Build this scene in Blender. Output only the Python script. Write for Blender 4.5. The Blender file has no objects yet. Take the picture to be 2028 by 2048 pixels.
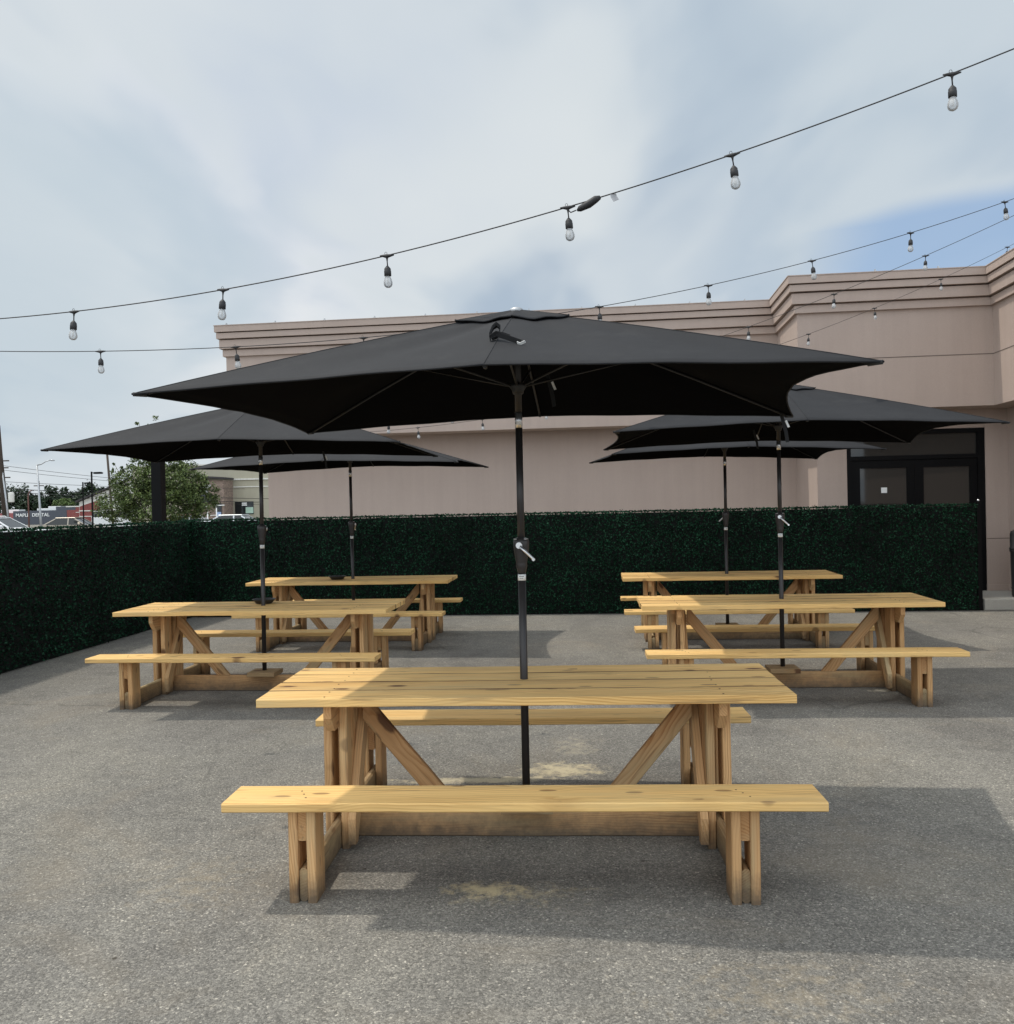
import bpy, math, random
from mathutils import Vector, Matrix
R = math.radians
random.seed(7)
SC = bpy.context.scene
COL = SC.collection

# ------------------------------------------------------------------ camera
cam_d = bpy.data.cameras.new('camera'); cam = bpy.data.objects.new('camera', cam_d)
COL.objects.link(cam); SC.camera = cam
cam_d.sensor_fit = 'HORIZONTAL'; cam_d.sensor_width = 36.0
cam_d.lens = 36.0 * 1782.6 / 2028.0
cam_d.clip_start = 0.05; cam_d.clip_end = 3000
cam.matrix_world = (Matrix.Translation((0, 0, 1.634)) @ Matrix.Rotation(R(90 - 0.465), 4, 'X')
                    @ Matrix.Rotation(R(-1.243), 4, 'Z'))

# ------------------------------------------------------------------ sky and sun
SUN_TRAVEL = Vector((0.45, -0.115, -1.0)).normalized()
TO_SUN = -SUN_TRAVEL
sun_el = math.asin(TO_SUN.z); sun_az = math.atan2(TO_SUN.x, TO_SUN.y)
world = bpy.data.worlds.new('World'); SC.world = world; world.use_nodes = True
wn = world.node_tree.nodes; wl = world.node_tree.links
for n in list(wn): wn.remove(n)
def W(t, **k):
    n = wn.new(t)
    for a, v in k.items(): setattr(n, a, v)
    return n
wout = W('ShaderNodeOutputWorld'); wbg = W('ShaderNodeBackground'); wbg.inputs[1].default_value = 0.1
wl.new(wbg.outputs[0], wout.inputs[0])
sky = W('ShaderNodeTexSky', sky_type='NISHITA', sun_disc=False, sun_elevation=sun_el, sun_rotation=sun_az)
sky.air_density = 1.0; sky.dust_density = 0.6; sky.ozone_density = 1.2
tc = W('ShaderNodeTexCoord')
sep = W('ShaderNodeSeparateXYZ'); wl.new(tc.outputs['Generated'], sep.inputs[0])
def wm(op, a, b=None, c=None, clamp=False):
    n = W('ShaderNodeMath', operation=op); n.use_clamp = clamp
    for i, v in enumerate((a, b, c)):
        if v is None: continue
        if isinstance(v, (int, float)): n.inputs[i].default_value = v
        else: wl.new(v, n.inputs[i])
    return n.outputs[0]
zc = wm('ADD', wm('MAXIMUM', sep.outputs[2], 0.0), 0.22)
px = wm('DIVIDE', sep.outputs[0], zc); py = wm('DIVIDE', sep.outputs[1], zc)
cmb = W('ShaderNodeCombineXYZ'); wl.new(px, cmb.inputs[0]); wl.new(py, cmb.inputs[1])
mp = W('ShaderNodeMapping'); mp.inputs['Rotation'].default_value = (0, 0, R(38)); mp.inputs['Scale'].default_value = (1.0, 0.62, 1)
mp.inputs['Location'].default_value = (3.1, 1.7, 0)
wl.new(cmb.outputs[0], mp.inputs[0])
def wnoise(scale, det, rough, dist, off=0.0):
    n = W('ShaderNodeTexNoise'); n.noise_dimensions = '4D'
    n.inputs['W'].default_value = off
    n.inputs['Scale'].default_value = scale; n.inputs['Detail'].default_value = det
    n.inputs['Roughness'].default_value = rough; n.inputs['Distortion'].default_value = dist
    wl.new(mp.outputs[0], n.inputs['Vector']); return n.outputs[0]
def wramp(val, stops, mode='EASE'):
    r = W('ShaderNodeValToRGB'); r.color_ramp.interpolation = mode
    e = r.color_ramp.elements
    while len(e) < len(stops): e.new(0.5)
    for i, (pos, c) in enumerate(stops):
        e[i].position = pos; e[i].color = (c[0], c[1], c[2], 1)
    wl.new(val, r.inputs[0]); return r.outputs[0]
def wmix(fac, a, b):
    n = W('ShaderNodeMix', data_type='RGBA')
    wl.new(fac, n.inputs[0])
    for i, v in ((6, a), (7, b)):
        if isinstance(v, tuple): n.inputs[i].default_value = (*v, 1)
        else: wl.new(v, n.inputs[i])
    return n.outputs[2]
def wdot(dv):
    n = W('ShaderNodeVectorMath', operation='DOT_PRODUCT')
    wl.new(tc.outputs['Generated'], n.inputs[0]); n.inputs[1].default_value = Vector(dv).normalized()
    return n.outputs['Value']
n1 = wnoise(0.85, 4, 0.42, 0.25, 1.3)
n2 = wnoise(2.1, 3, 0.45, 0.6, 4.1); n3 = wnoise(5.2, 3, 0.5, 0.4, 7.7)
cl = wm('ADD', wm('ADD', wm('MULTIPLY', n1, 0.55), wm('MULTIPLY', n2, 0.36)), wm('MULTIPLY', n3, 0.09))
# cloud deck colours (values are before the 0.1 strength)
cloud = wramp(cl, [(0.40, (4.3, 5.2, 6.2)), (0.46, (5.15, 6.0, 6.85)), (0.52, (6.75, 7.3, 7.7)), (0.59, (8.1, 8.35, 8.55))])
# one darker, bluer thick part of the deck
db = wdot((-0.244, 1.004, 0.488))
def wrange(v, a, b, lo=0.0, hi=1.0):
    n = W('ShaderNodeMapRange'); n.interpolation_type = 'SMOOTHSTEP'
    wl.new(v, n.inputs[0]); n.inputs[1].default_value = a; n.inputs[2].default_value = b
    n.inputs[3].default_value = lo; n.inputs[4].default_value = hi
    return n.outputs[0]
dbn = wm('ADD', wm('ADD', db, wm('MULTIPLY', wm('SUBTRACT', n2, 0.5), 0.11)), wm('MULTIPLY', wm('SUBTRACT', n3, 0.5), 0.05))
cloud = wmix(wrange(dbn, 0.965, 1.005, 0, 0.75), cloud, (5.0, 5.85, 7.0))
g2 = wm('ADD', wdot((-0.54, 1.0, 0.30)), wm('MULTIPLY', wm('SUBTRACT', n2, 0.5), 0.10))
cloud = wmix(wrange(g2, 0.965, 1.01, 0, 0.8), cloud, (5.2, 6.15, 6.85))
g3 = wm('ADD', wdot((0.02, 1.0, 0.33)), wm('MULTIPLY', wm('SUBTRACT', n2, 0.5), 0.12))
cloud = wmix(wrange(g3, 0.968, 1.01, 0, 0.7), cloud, (7.2, 7.65, 7.85))
g4 = wm('ADD', wdot((0.40, 1.0, 0.50)), wm('MULTIPLY', wm('SUBTRACT', n1, 0.5), 0.16))
cloud = wmix(wrange(g4, 0.950, 1.01, 0, 0.6), cloud, (5.1, 6.0, 6.75))
# opening in the deck
bl = wdot((0.62, 1.0, 0.27))
bln = wm('ADD', bl, wm('MULTIPLY', wm('SUBTRACT', n1, 0.5), 0.10))
bln = wm('SUBTRACT', bln, wm('MULTIPLY', wm('MAXIMUM', wm('SUBTRACT', sep.outputs[2], 0.27), 0.0), 0.9))
hole = wrange(bln, 0.972, 0.995, 0, 0.85)
blue = W('ShaderNodeMix', data_type='RGBA', blend_type='MIX'); blue.inputs[0].default_value = 0.55
wl.new(sky.outputs[0], blue.inputs[6]); blue.inputs[7].default_value = (4.1, 5.9, 8.6, 1)
# thin deck lets the blue through slightly everywhere
skyc = wmix(wm('MULTIPLY', wrange(cl, 0.55, 0.33), 0.18), cloud, sky.outputs[0])
# glow of the veil round the sun
sg = wm('MULTIPLY', wrange(wdot(TO_SUN), 0.78, 1.0, 1.0, 1.9), wrange(sep.outputs[1], 0.25, -0.55, 1.0, 2.2))   # sky behind the viewer brightened, an added fill for surfaces facing it
gl = W('ShaderNodeVectorMath', operation='SCALE'); wl.new(skyc, gl.inputs[0]); wl.new(sg, gl.inputs['Scale'])
fin = wmix(hole, gl.outputs[0], blue.outputs[2])
wl.new(fin, wbg.inputs[0])

sd = bpy.data.lights.new('sun', 'SUN'); sd.energy = 2.3; sd.angle = R(0.9); sd.color = (1.0, 0.94, 0.84)
sun = bpy.data.objects.new('sun', sd); COL.objects.link(sun)
sun.rotation_euler = TO_SUN.to_track_quat('Z', 'Y').to_euler(); sun.location = (0, 0, 30)
SC.view_settings.view_transform = 'Standard'; SC.view_settings.look = 'None'
SC.view_settings.exposure = 0.0; SC.view_settings.gamma = 1.0
SC.render.engine = 'CYCLES'

# ------------------------------------------------------------------ material helpers
class NT:
    def __init__(s, name):
        s.m = bpy.data.materials.new(name); s.m.use_nodes = True
        s.n = s.m.node_tree.nodes; s.l = s.m.node_tree.links
        s.b = s.n['Principled BSDF']; s.out = s.n['Material Output']
    def N(s, t, **k):
        n = s.n.new(t)
        for a, v in k.items(): setattr(n, a, v)
        return n
    def set(s, inp, v):
        if isinstance(v, bpy.types.NodeSocket): s.l.new(v, inp)
        elif isinstance(v, tuple) and len(v) == 3 and inp.type == 'RGBA': inp.default_value = (*v, 1)
        else: inp.default_value = v
    def math(s, op, a, b=0.0, clamp=False):
        n = s.N('ShaderNodeMath', operation=op); n.use_clamp = clamp
        s.set(n.inputs[0], a); s.set(n.inputs[1], b); return n.outputs[0]
    def noise(s, vec, scale, det=3, rough=0.5, dist=0.0):
        n = s.N('ShaderNodeTexNoise'); s.l.new(vec, n.inputs['Vector'])
        n.inputs['Scale'].default_value = scale; n.inputs['Detail'].default_value = det
        n.inputs['Roughness'].default_value = rough; n.inputs['Distortion'].default_value = dist
        return n
    def voro(s, vec, scale, feat='F1', rnd=1.0):
        n = s.N('ShaderNodeTexVoronoi', feature=feat); s.l.new(vec, n.inputs['Vector'])
        n.inputs['Scale'].default_value = scale; n.inputs['Randomness'].default_value = rnd; return n
    def ramp(s, v, stops, mode='LINEAR'):
        r = s.N('ShaderNodeValToRGB'); r.color_ramp.interpolation = mode; e = r.color_ramp.elements
        while len(e) < len(stops): e.new(0.5)
        for i, (pos, c) in enumerate(stops):
            if not isinstance(c, tuple): c = (c, c, c)
            e[i].position = pos; e[i].color = (*c, 1)
        s.l.new(v, r.inputs[0]); return r.outputs[0]
    def mix(s, f, a, b, mode='MIX'):
        n = s.N('ShaderNodeMix', data_type='RGBA', blend_type=mode)
        s.set(n.inputs[0], f); s.set(n.inputs[6], a); s.set(n.inputs[7], b); return n.outputs[2]
    def rng(s, v, a, b, lo=0.0, hi=1.0):
        n = s.N('ShaderNodeMapRange'); s.l.new(v, n.inputs[0])
        for i, x in enumerate((a, b, lo, hi)): n.inputs[i + 1].default_value = x
        return n.outputs[0]
    def mapping(s, vec, scale=(1, 1, 1), loc=(0, 0, 0), rot=(0, 0, 0)):
        n = s.N('ShaderNodeMapping'); s.l.new(vec, n.inputs[0])
        n.inputs['Scale'].default_value = scale; n.inputs['Location'].default_value = loc; n.inputs['Rotation'].default_value = rot
        return n.outputs[0]
    def coord(s, which='Object'): return s.N('ShaderNodeTexCoord').outputs[which]
    def bump(s, h, strength=0.3, dist=0.002):
        n = s.N('ShaderNodeBump'); n.inputs['Strength'].default_value = strength; n.inputs['Distance'].default_value = dist
        s.l.new(h, n.inputs['Height']); s.l.new(n.outputs[0], s.b.inputs['Normal'])
    def base(s, c): s.set(s.b.inputs['Base Color'], c)
    def rough(s, v): s.set(s.b.inputs['Roughness'], v)

def simple(name, col, rough=0.5, metal=0.0, var=0.12, scale=6.0, bump=0.0, bscale=60):
    t = NT(name); co = t.coord()
    n = t.noise(co, scale, 4, 0.6)
    t.base(t.mix(t.rng(n.outputs[0], 0.3, 0.7), tuple(c * (1 - var) for c in col), tuple(min(1, c * (1 + var)) for c in col)))
    t.rough(t.rng(n.outputs[0], 0.2, 0.8, max(0, rough - 0.06), min(1, rough + 0.06)))
    t.b.inputs['Metallic'].default_value = metal
    if bump: t.bump(t.noise(co, bscale, 3).outputs[0], bump, 0.004)
    return t.m

# ---- asphalt
def mat_asphalt():
    t = NT('asphalt'); P = t.N('ShaderNodeNewGeometry').outputs['Position']
    v1 = t.voro(P, 130); v2 = t.voro(P, 300)
    g1 = t.N('ShaderNodeSeparateColor'); t.l.new(v1.outputs['Color'], g1.inputs[0])
    g2 = t.N('ShaderNodeSeparateColor'); t.l.new(v2.outputs['Color'], g2.inputs[0])
    stone = t.ramp(g1.outputs[0], [(0.0, (0.128, 0.124, 0.117)), (0.45, (0.175, 0.170, 0.160)), (0.8, (0.222, 0.215, 0.200)), (0.97, (0.275, 0.264, 0.242)), (1.0, (0.43, 0.41, 0.37))])
    fine = t.ramp(g2.outputs[1], [(0.0, 0.72), (0.5, 0.98), (0.9, 1.2), (1.0, 1.45)])
    c = t.mix(1.0, stone, fine, 'MULTIPLY')
    pit = t.ramp(t.noise(P, 60, 3, 0.7).outputs[0], [(0.32, 0.6), (0.45, 1.0), (0.62, 1.0), (0.72, 1.15)])
    c = t.mix(1.0, c, pit, 'MULTIPLY')
    big = t.ramp(t.noise(P, 0.6, 6, 0.62, 0.6).outputs[0], [(0.32, (0.80, 0.785, 0.77)), (0.48, (0.97, 0.955, 0.925)), (0.66, (1.12, 1.095, 1.03))])
    c = t.mix(1.0, c, t.ramp(t.noise(t.mapping(P, (0.9, 0.16, 1), rot=(0, 0, 0.25)), 1.6, 4, 0.6, 0.5).outputs[0], [(0.35, 0.90), (0.55, 1.0), (0.7, 1.06)]), 'MULTIPLY')
    c = t.mix(1.0, c, big, 'MULTIPLY')
    mid = t.ramp(t.noise(P, 5.5, 7, 0.72, 0.3).outputs[0], [(0.28, 0.82), (0.5, 1.0), (0.72, 1.12)])
    c = t.mix(1.0, c, mid, 'MULTIPLY')
    # warm tan dust in loose patches
    td = t.ramp(t.noise(P, 0.8, 6, 0.7, 0.8).outputs[0], [(0.52, 0.0), (0.72, 0.35)])
    c = t.mix(td, c, (0.27, 0.225, 0.165))
    # faint seams and hair cracks
    wv = t.noise(P, 1.6, 3, 0.6); vm = t.N('ShaderNodeVectorMath', operation='MULTIPLY_ADD')
    t.l.new(wv.outputs['Color'], vm.inputs[0]); vm.inputs[1].default_value = (0.35, 0.35, 0); t.l.new(P, vm.inputs[2])
    ck = t.voro(vm.outputs[0], 0.33, 'DISTANCE_TO_EDGE')
    cm = t.math('MULTIPLY', t.rng(ck.outputs['Distance'], 0.0, 0.006, 1, 0), t.rng(t.noise(P, 0.45, 2).outputs[0], 0.5, 0.6, 0, 0.45), True)
    c = t.mix(cm, c, (0.055, 0.053, 0.05))
    # grit and bits of leaf, sealer stains
    d1 = t.voro(P, 2.3); c = t.mix(t.rng(d1.outputs['Distance'], 0.018, 0.026, 0.85, 0), c, (0.05, 0.042, 0.032))
    d2 = t.voro(P, 5.1); c = t.mix(t.rng(d2.outputs['Distance'], 0.014, 0.024, 0.8, 0), c, (0.56, 0.54, 0.48))
    sn = t.noise(t.mapping(P, (1, 1, 1), (4, 9, 0)), 1.15, 5, 0.6, 1.2).outputs[0]
    c = t.mix(t.rng(sn, 0.60, 0.70, 0, 0.28), c, (0.075, 0.072, 0.068))
    c = t.mix(1.0, c, (0.985, 0.975, 0.955), 'MULTIPLY')
    # spilled sawdust under the tables
    def spot(x, y, rx, ry, thr=0.52, amt=0.75, col=(0.52, 0.43, 0.26)):
        nonlocal c
        m = t.mapping(P, (1 / rx, 1 / ry, 1), (-x / rx, -y / ry, 0))
        l = t.N('ShaderNodeVectorMath', operation='LENGTH'); t.l.new(m, l.inputs[0])
        f = t.math('SUBTRACT', 1.0, l.outputs['Value'])
        nn = t.noise(P, 14, 6, 0.72).outputs[0]
        f = t.math('ADD', t.math('MULTIPLY', f, 0.32), nn)
        f = t.math('MULTIPLY', t.rng(f, thr, thr + 0.22), t.rng(l.outputs['Value'], 0.75, 1.0, 1, 0), True)
        c = t.mix(t.math('MULTIPLY', f, amt), c, col)
    spot(-0.13, 3.78, 0.22, 0.10, 0.55, 0.8)
    spot(0.02, 3.72, 0.55, 0.22, 0.68, 0.5)
    spot(-0.20, 5.29, 0.60, 0.075, 0.50, 0.7, (0.60, 0.52, 0.36))
    spot(0.30, 5.46, 0.34, 0.22, 0.55, 0.8, (0.55, 0.47, 0.31)); spot(0.42, 5.95, 0.28, 0.5, 0.66, 0.5, (0.42, 0.37, 0.27))
    spot(-0.90, 5.32, 0.25, 0.05, 0.52, 0.8, (0.62, 0.53, 0.34))
    spot(3.12, 7.5, 0.20, 0.10, 0.62, 0.9, (0.66, 0.60, 0.46))
    spot(-1.4, 3.9, 0.6, 0.7, 0.70, 0.30, (0.36, 0.29, 0.19))
    spot(0.9, 2.95, 0.9, 0.5, 0.70, 0.35, (0.36, 0.29, 0.19))
    t.base(c); t.rough(0.92); t.b.inputs['Specular IOR Level'].default_value = 0.25
    h = t.math('ADD', t.math('MULTIPLY', v1.outputs['Distance'], -1.0), t.noise(P, 90, 2).outputs[0])
    t.bump(h, 0.45, 0.003)
    return t.m

# ---- pine boards: 'gc' = position along / across / through each board plus a random offset
def mat_wood(name, dirty=0.0, warm=1.0, pinch=(1, 1, 1), grain=1.0):
    t = NT(name)
    at = t.N('ShaderNodeAttribute'); at.attribute_name = 'gc'
    at2 = t.N('ShaderNodeAttribute'); at2.attribute_name = 'tone'
    oi = t.N('ShaderNodeObjectInfo')
    sh = t.N('ShaderNodeCombineXYZ'); 
    for i, k in enumerate((37.0, 19.0, 11.0)): t.l.new(t.math('MULTIPLY', oi.outputs['Random'], k), sh.inputs[i])
    va = t.N('ShaderNodeVectorMath', operation='ADD'); t.l.new(at.outputs['Vector'], va.inputs[0]); t.l.new(sh.outputs[0], va.inputs[1])
    G = va.outputs[0]
    # knots
    kv = t.voro(t.mapping(G, (3.0, 6.5, 2.0)), 1.0)
    ks = t.N('ShaderNodeSeparateColor'); t.l.new(kv.outputs['Color'], ks.inputs[0])
    kon = t.rng(ks.outputs[0], 0.50, 0.52)
    kd = t.math('ADD', kv.outputs['Distance'], t.math('MULTIPLY', t.noise(G, 40, 2).outputs[0], 0.05))
    kr = t.rng(ks.outputs[1], 0, 1, 0.10, 0.25)
    knot = t.math('MULTIPLY', kon, t.math('MULTIPLY', t.math('SUBTRACT', kr, kd), 18.0, True), True)
    halo = t.math('MULTIPLY', kon, t.rng(kd, 0.06, 0.42, 1, 0), True)
    # grain lines, bent round the knots
    w1 = t.noise(t.mapping(G, (0.9, 3.2, 3.2)), 1.0, 3, 0.5)
    sp = t.N('ShaderNodeSeparateXYZ'); t.l.new(G, sp.inputs[0])
    ringc = t.math('ADD', t.math('MULTIPLY', sp.outputs[1], 1.0), t.math('MULTIPLY', sp.outputs[2], 1.9))
    ringc = t.math('ADD', ringc, t.math('MULTIPLY', w1.outputs[0], 0.30))
    ringc = t.math('ADD', ringc, t.math('MULTIPLY', halo, 0.035))
    ring = t.math('FRACT', t.math('MULTIPLY', ringc, 40.0))
    late = t.ramp(ring, [(0.0, 0.0), (0.40, 0.10), (0.78, 0.9), (0.93, 1.0), (1.0, 0.0)])
    lstr = t.rng(t.noise(t.mapping(G, (0.5, 7, 7)), 1.0, 3).outputs[0], 0.36, 0.60, 0.15, 0.95)
    late = t.math('MULTIPLY', t.math('MULTIPLY', late, lstr), grain)
    fib = t.noise(t.mapping(G, (3.5, 260, 260)), 1.0, 4, 0.6).outputs[0]
    brd = t.noise(t.mapping(G, (0.8, 5, 5)), 1.0, 4, 0.6).outputs[0]
    a = tuple(x * y * warm for x, y in zip((0.80, 0.525, 0.208), pinch)); b = tuple(x * y * warm for x, y in zip((0.50, 0.255, 0.075), pinch))
    c = t.mix(late, a, b)
    c = t.mix(1.0, c, t.ramp(fib, [(0.25, 0.84), (0.5, 1.0), (0.75, 1.08)]), 'MULTIPLY')
    c = t.mix(1.0, c, t.ramp(brd, [(0.25, (0.74, 0.68, 0.60)), (0.5, (1.0, 1.0, 1.0)), (0.75, (1.10, 1.11, 1.14))]), 'MULTIPLY')
    c = t.mix(t.math('MULTIPLY', halo, 0.45), c, (0.40, 0.215, 0.075))
    k2 = t.voro(t.mapping(G, (5.5, 16, 4), (3, 7, 1)), 1.0); s2 = t.N('ShaderNodeSeparateColor'); t.l.new(k2.outputs['Color'], s2.inputs[0])
    pin = t.math('MULTIPLY', t.rng(s2.outputs[0], 0.66, 0.68), t.math('MULTIPLY', t.math('SUBTRACT', 0.24, k2.outputs['Distance']), 14.0, True), True)
    c = t.mix(t.math('MULTIPLY', pin, 0.7), c, (0.20, 0.105, 0.045))
    # grey-green cast of the treatment, in long patches
    gp = t.rng(t.noise(t.mapping(G, (1.1, 9, 9), (5, 3, 1)), 1.0, 4, 0.6).outputs[0], 0.50, 0.74, 0.0, 0.42 + dirty * 0.4)
    c = t.mix(gp, c, (0.47, 0.385, 0.22))
    # dark streaks and specks
    st = t.rng(t.noise(t.mapping(G, (2.2, 46, 46), (9, 2, 4)), 1.0, 3, 0.55).outputs[0], 0.62, 0.70, 0, 0.55)
    c = t.mix(st, c, (0.20, 0.115, 0.055))
    c = t.mix(t.math('MULTIPLY', knot, 0.9), c, (0.115, 0.05, 0.022))
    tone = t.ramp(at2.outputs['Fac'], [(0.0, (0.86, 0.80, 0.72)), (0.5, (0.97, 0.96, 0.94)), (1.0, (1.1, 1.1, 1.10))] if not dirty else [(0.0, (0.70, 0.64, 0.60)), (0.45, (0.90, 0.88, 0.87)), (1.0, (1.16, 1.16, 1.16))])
    c = t.mix(1.0, c, tone, 'MULTIPLY')
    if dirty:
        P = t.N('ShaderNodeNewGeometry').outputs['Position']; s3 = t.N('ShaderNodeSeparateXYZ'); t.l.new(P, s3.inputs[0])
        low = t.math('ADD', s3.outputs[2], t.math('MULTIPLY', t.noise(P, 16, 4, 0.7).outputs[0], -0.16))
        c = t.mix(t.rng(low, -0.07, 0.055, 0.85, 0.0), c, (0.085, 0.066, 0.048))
    t.base(c); t.rough(t.rng(fib, 0.2, 0.8, 0.62, 0.78)); t.b.inputs['Specular IOR Level'].default_value = 0.3
    t.bump(t.math('ADD', t.math('MULTIPLY', late, 0.6), fib), 0.35, 0.0012)
    return t.m

M_edge = None
def mat_stucco(name, col, sc=1.0):
    t = NT(name); P = t.coord()
    n = t.noise(P, 1.1, 5, 0.6); f = t.noise(P, 260 * sc, 3, 0.7)
    c = t.mix(1.0, col, t.ramp(n.outputs[0], [(0.25, (0.955, 0.95, 0.945)), (0.7, (1.03, 1.03, 1.03))]), 'MULTIPLY')
    c = t.mix(1.0, c, t.ramp(f.outputs[0], [(0.3, 0.86), (0.65, 1.07)]), 'MULTIPLY')
    # faint run-off streaks
    s = t.noise(t.mapping(P, (9, 9, 0.5)), 1.0, 4, 0.6)
    c = t.mix(1.0, c, t.ramp(s.outputs[0], [(0.3, 0.965), (0.6, 1.01)]), 'MULTIPLY')
    t.base(c); t.rough(0.9); t.bump(f.outputs[0], 0.5, 0.004)
    return t.m

def mat_leaf(name, cols, rough=0.55, spec=0.3):
    t = NT(name); g = t.N('ShaderNodeNewGeometry')
    c = t.ramp(g.outputs['Random Per Island'], [(i / (len(cols) - 1), c) for i, c in enumerate(cols)])
    c = t.mix(1.0, c, t.ramp(t.noise(g.outputs['Position'], 1.4, 3).outputs[0], [(0.3, 0.55), (0.7, 1.4)]), 'MULTIPLY')
    t.base(c); t.rough(rough); t.b.inputs['Specular IOR Level'].default_value = spec
    return t.m

def mat_fabric():
    t = NT('canopy_fabric'); P = t.coord()
    n = t.noise(P, 2.2, 4, 0.6)
    wv = t.noise(t.mapping(P, (420, 420, 420)), 1.0, 2)
    c = t.mix(t.rng(n.outputs[0], 0.3, 0.7), (0.011, 0.0115, 0.0135), (0.016, 0.0165, 0.019))
    c = t.mix(1.0, c, t.ramp(wv.outputs[0], [(0.3, 0.8), (0.7, 1.2)]), 'MULTIPLY')
    # pale dust
    d = t.rng(t.noise(P, 7, 5, 0.7).outputs[0], 0.55, 0.8, 0, 0.12)
    c = t.mix(d, c, (0.09, 0.088, 0.083))
    t.base(c); t.rough(0.75); t.b.inputs['Specular IOR Level'].default_value = 0.28
    t.bump(t.math('ADD', wv.outputs[0], t.math('MULTIPLY', t.noise(P, 9, 3).outputs[0], 3.0)), 0.25, 0.003)
    return t.m

def mat_underside_shade():  # same canopy cloth seen from below, its shade put into a near-black colour
    t = NT('canopy_underside_shaded'); t.base((0.0035, 0.0035, 0.004)); t.rough(0.95); t.b.inputs['Specular IOR Level'].default_value = 0.04
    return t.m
def mat_glass_bulb():
    t = NT('bulb_glass')
    tr = t.N('ShaderNodeBsdfTransparent'); gl = t.N('ShaderNodeBsdfGlossy'); df = t.N('ShaderNodeBsdfDiffuse')
    gl.inputs['Roughness'].default_value = 0.03; df.inputs['Color'].default_value = (0.8, 0.8, 0.8, 1)
    lw = t.N('ShaderNodeLayerWeight'); lw.inputs[0].default_value = 0.35
    m1 = t.N('ShaderNodeMixShader'); m2 = t.N('ShaderNodeMixShader')
    tr.inputs[0].default_value = (0.93, 0.94, 0.95, 1)
    t.l.new(lw.outputs['Fresnel'], m1.inputs[0]); t.l.new(tr.outputs[0], m1.inputs[1]); t.l.new(gl.outputs[0], m1.inputs[2])
    m2.inputs[0].default_value = 0.40; t.l.new(m1.outputs[0], m2.inputs[1]); t.l.new(df.outputs[0], m2.inputs[2])
    t.l.new(m2.outputs[0], t.out.inputs[0]); return t.m

def mat_pane(name, col=(0.02, 0.022, 0.022), rough=0.02, tr=0.0):
    t = NT(name); t.base(col); t.rough(rough); t.b.inputs['Specular IOR Level'].default_value = 0.6
    t.b.inputs['Transmission Weight'].default_value = tr; t.b.inputs['IOR'].default_value = 1.45
    return t.m

def mat_brick(name, c1, c2, mortar, scale=8.0):
    t = NT(name); P = t.coord()
    # faces are vertical: run courses along x+y and z
    s = t.N('ShaderNodeSeparateXYZ'); t.l.new(P, s.inputs[0]); cb = t.N('ShaderNodeCombineXYZ')
    t.l.new(t.math('ADD', s.outputs[0], s.outputs[1]), cb.inputs[0]); t.l.new(s.outputs[2], cb.inputs[1])
    b = t.N('ShaderNodeTexBrick'); t.l.new(cb.outputs[0], b.inputs['Vector'])
    b.inputs['Scale'].default_value = scale; b.inputs['Color1'].default_value = (*c1, 1); b.inputs['Color2'].default_value = (*c2, 1)
    b.inputs['Mortar'].default_value = (*mortar, 1); b.inputs['Mortar Size'].default_value = 0.015
    t.base(b.outputs[0]); t.rough(0.9); return t.m

M = {}
M['asphalt'] = mat_asphalt()
M['concrete'] = mat_stucco('sidewalk_concrete', (0.36, 0.345, 0.31), 0.5)
M['wood'] = mat_wood('pine_top_boards', 0.0, 1.0, (1.0, 1.0, 1.0), 0.78)
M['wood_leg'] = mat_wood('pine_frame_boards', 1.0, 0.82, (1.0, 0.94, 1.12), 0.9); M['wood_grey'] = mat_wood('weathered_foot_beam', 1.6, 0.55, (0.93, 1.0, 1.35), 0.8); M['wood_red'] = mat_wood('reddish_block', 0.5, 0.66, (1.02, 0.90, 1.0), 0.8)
M['gap_shade_screw'] = simple('gap_shade_and_screws', (0.13, 0.075, 0.035), 0.9); M['stucco'] = mat_stucco('tan_stucco', (0.44, 0.348, 0.298))  # first: dark brown for painted shade between top boards, also screw heads
M['joint'] = simple('joint_sealant', (0.15, 0.12, 0.10), 0.9)
M['black'] = simple('black_painted_metal', (0.0035, 0.0035, 0.004), 0.55, 0.0); M['black'].node_tree.nodes['Principled BSDF'].inputs['Specular IOR Level'].default_value = 0.12
M['pole'] = simple('dark_bronze_pole', (0.035, 0.031, 0.030), 0.38, 0.3)
M['ribm'] = simple('dark_rib_metal', (0.012, 0.011, 0.011), 0.5); M['plastic'] = simple('black_plastic', (0.018, 0.018, 0.019), 0.5)
M['silver'] = simple('brushed_silver', (0.72, 0.72, 0.73), 0.28, 0.9, 0.05)
M['steel'] = simple('galvanised_steel', (0.42, 0.43, 0.44), 0.45, 0.6)
M['paper'] = simple('grey_paper', (0.35, 0.35, 0.36), 0.8); M['white'] = simple('white_label', (0.78, 0.78, 0.76), 0.6)
M['fabric'] = mat_fabric(); M['underside_shade'] = mat_underside_shade()
M['strapfab'] = simple('strap_webbing', (0.012, 0.012, 0.013), 0.85)
M['bulb'] = mat_glass_bulb()
M['filament'] = simple('led_filament', (0.55, 0.50, 0.38), 0.4)
M['cord'] = simple('rubber_cord', (0.02, 0.019, 0.02), 0.6)
M['hedge'] = mat_leaf('artificial_boxwood', [(0.0014, 0.0065, 0.0032), (0.0026, 0.0145, 0.0068), (0.0052, 0.030, 0.0140), (0.009, 0.046, 0.022), (0.024, 0.075, 0.042)], 0.7, 0.12)
M['leaf'] = mat_leaf('tree_leaves', [(0.030, 0.048, 0.012), (0.058, 0.088, 0.021), (0.095, 0.132, 0.033), (0.145, 0.18, 0.06)])
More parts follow.
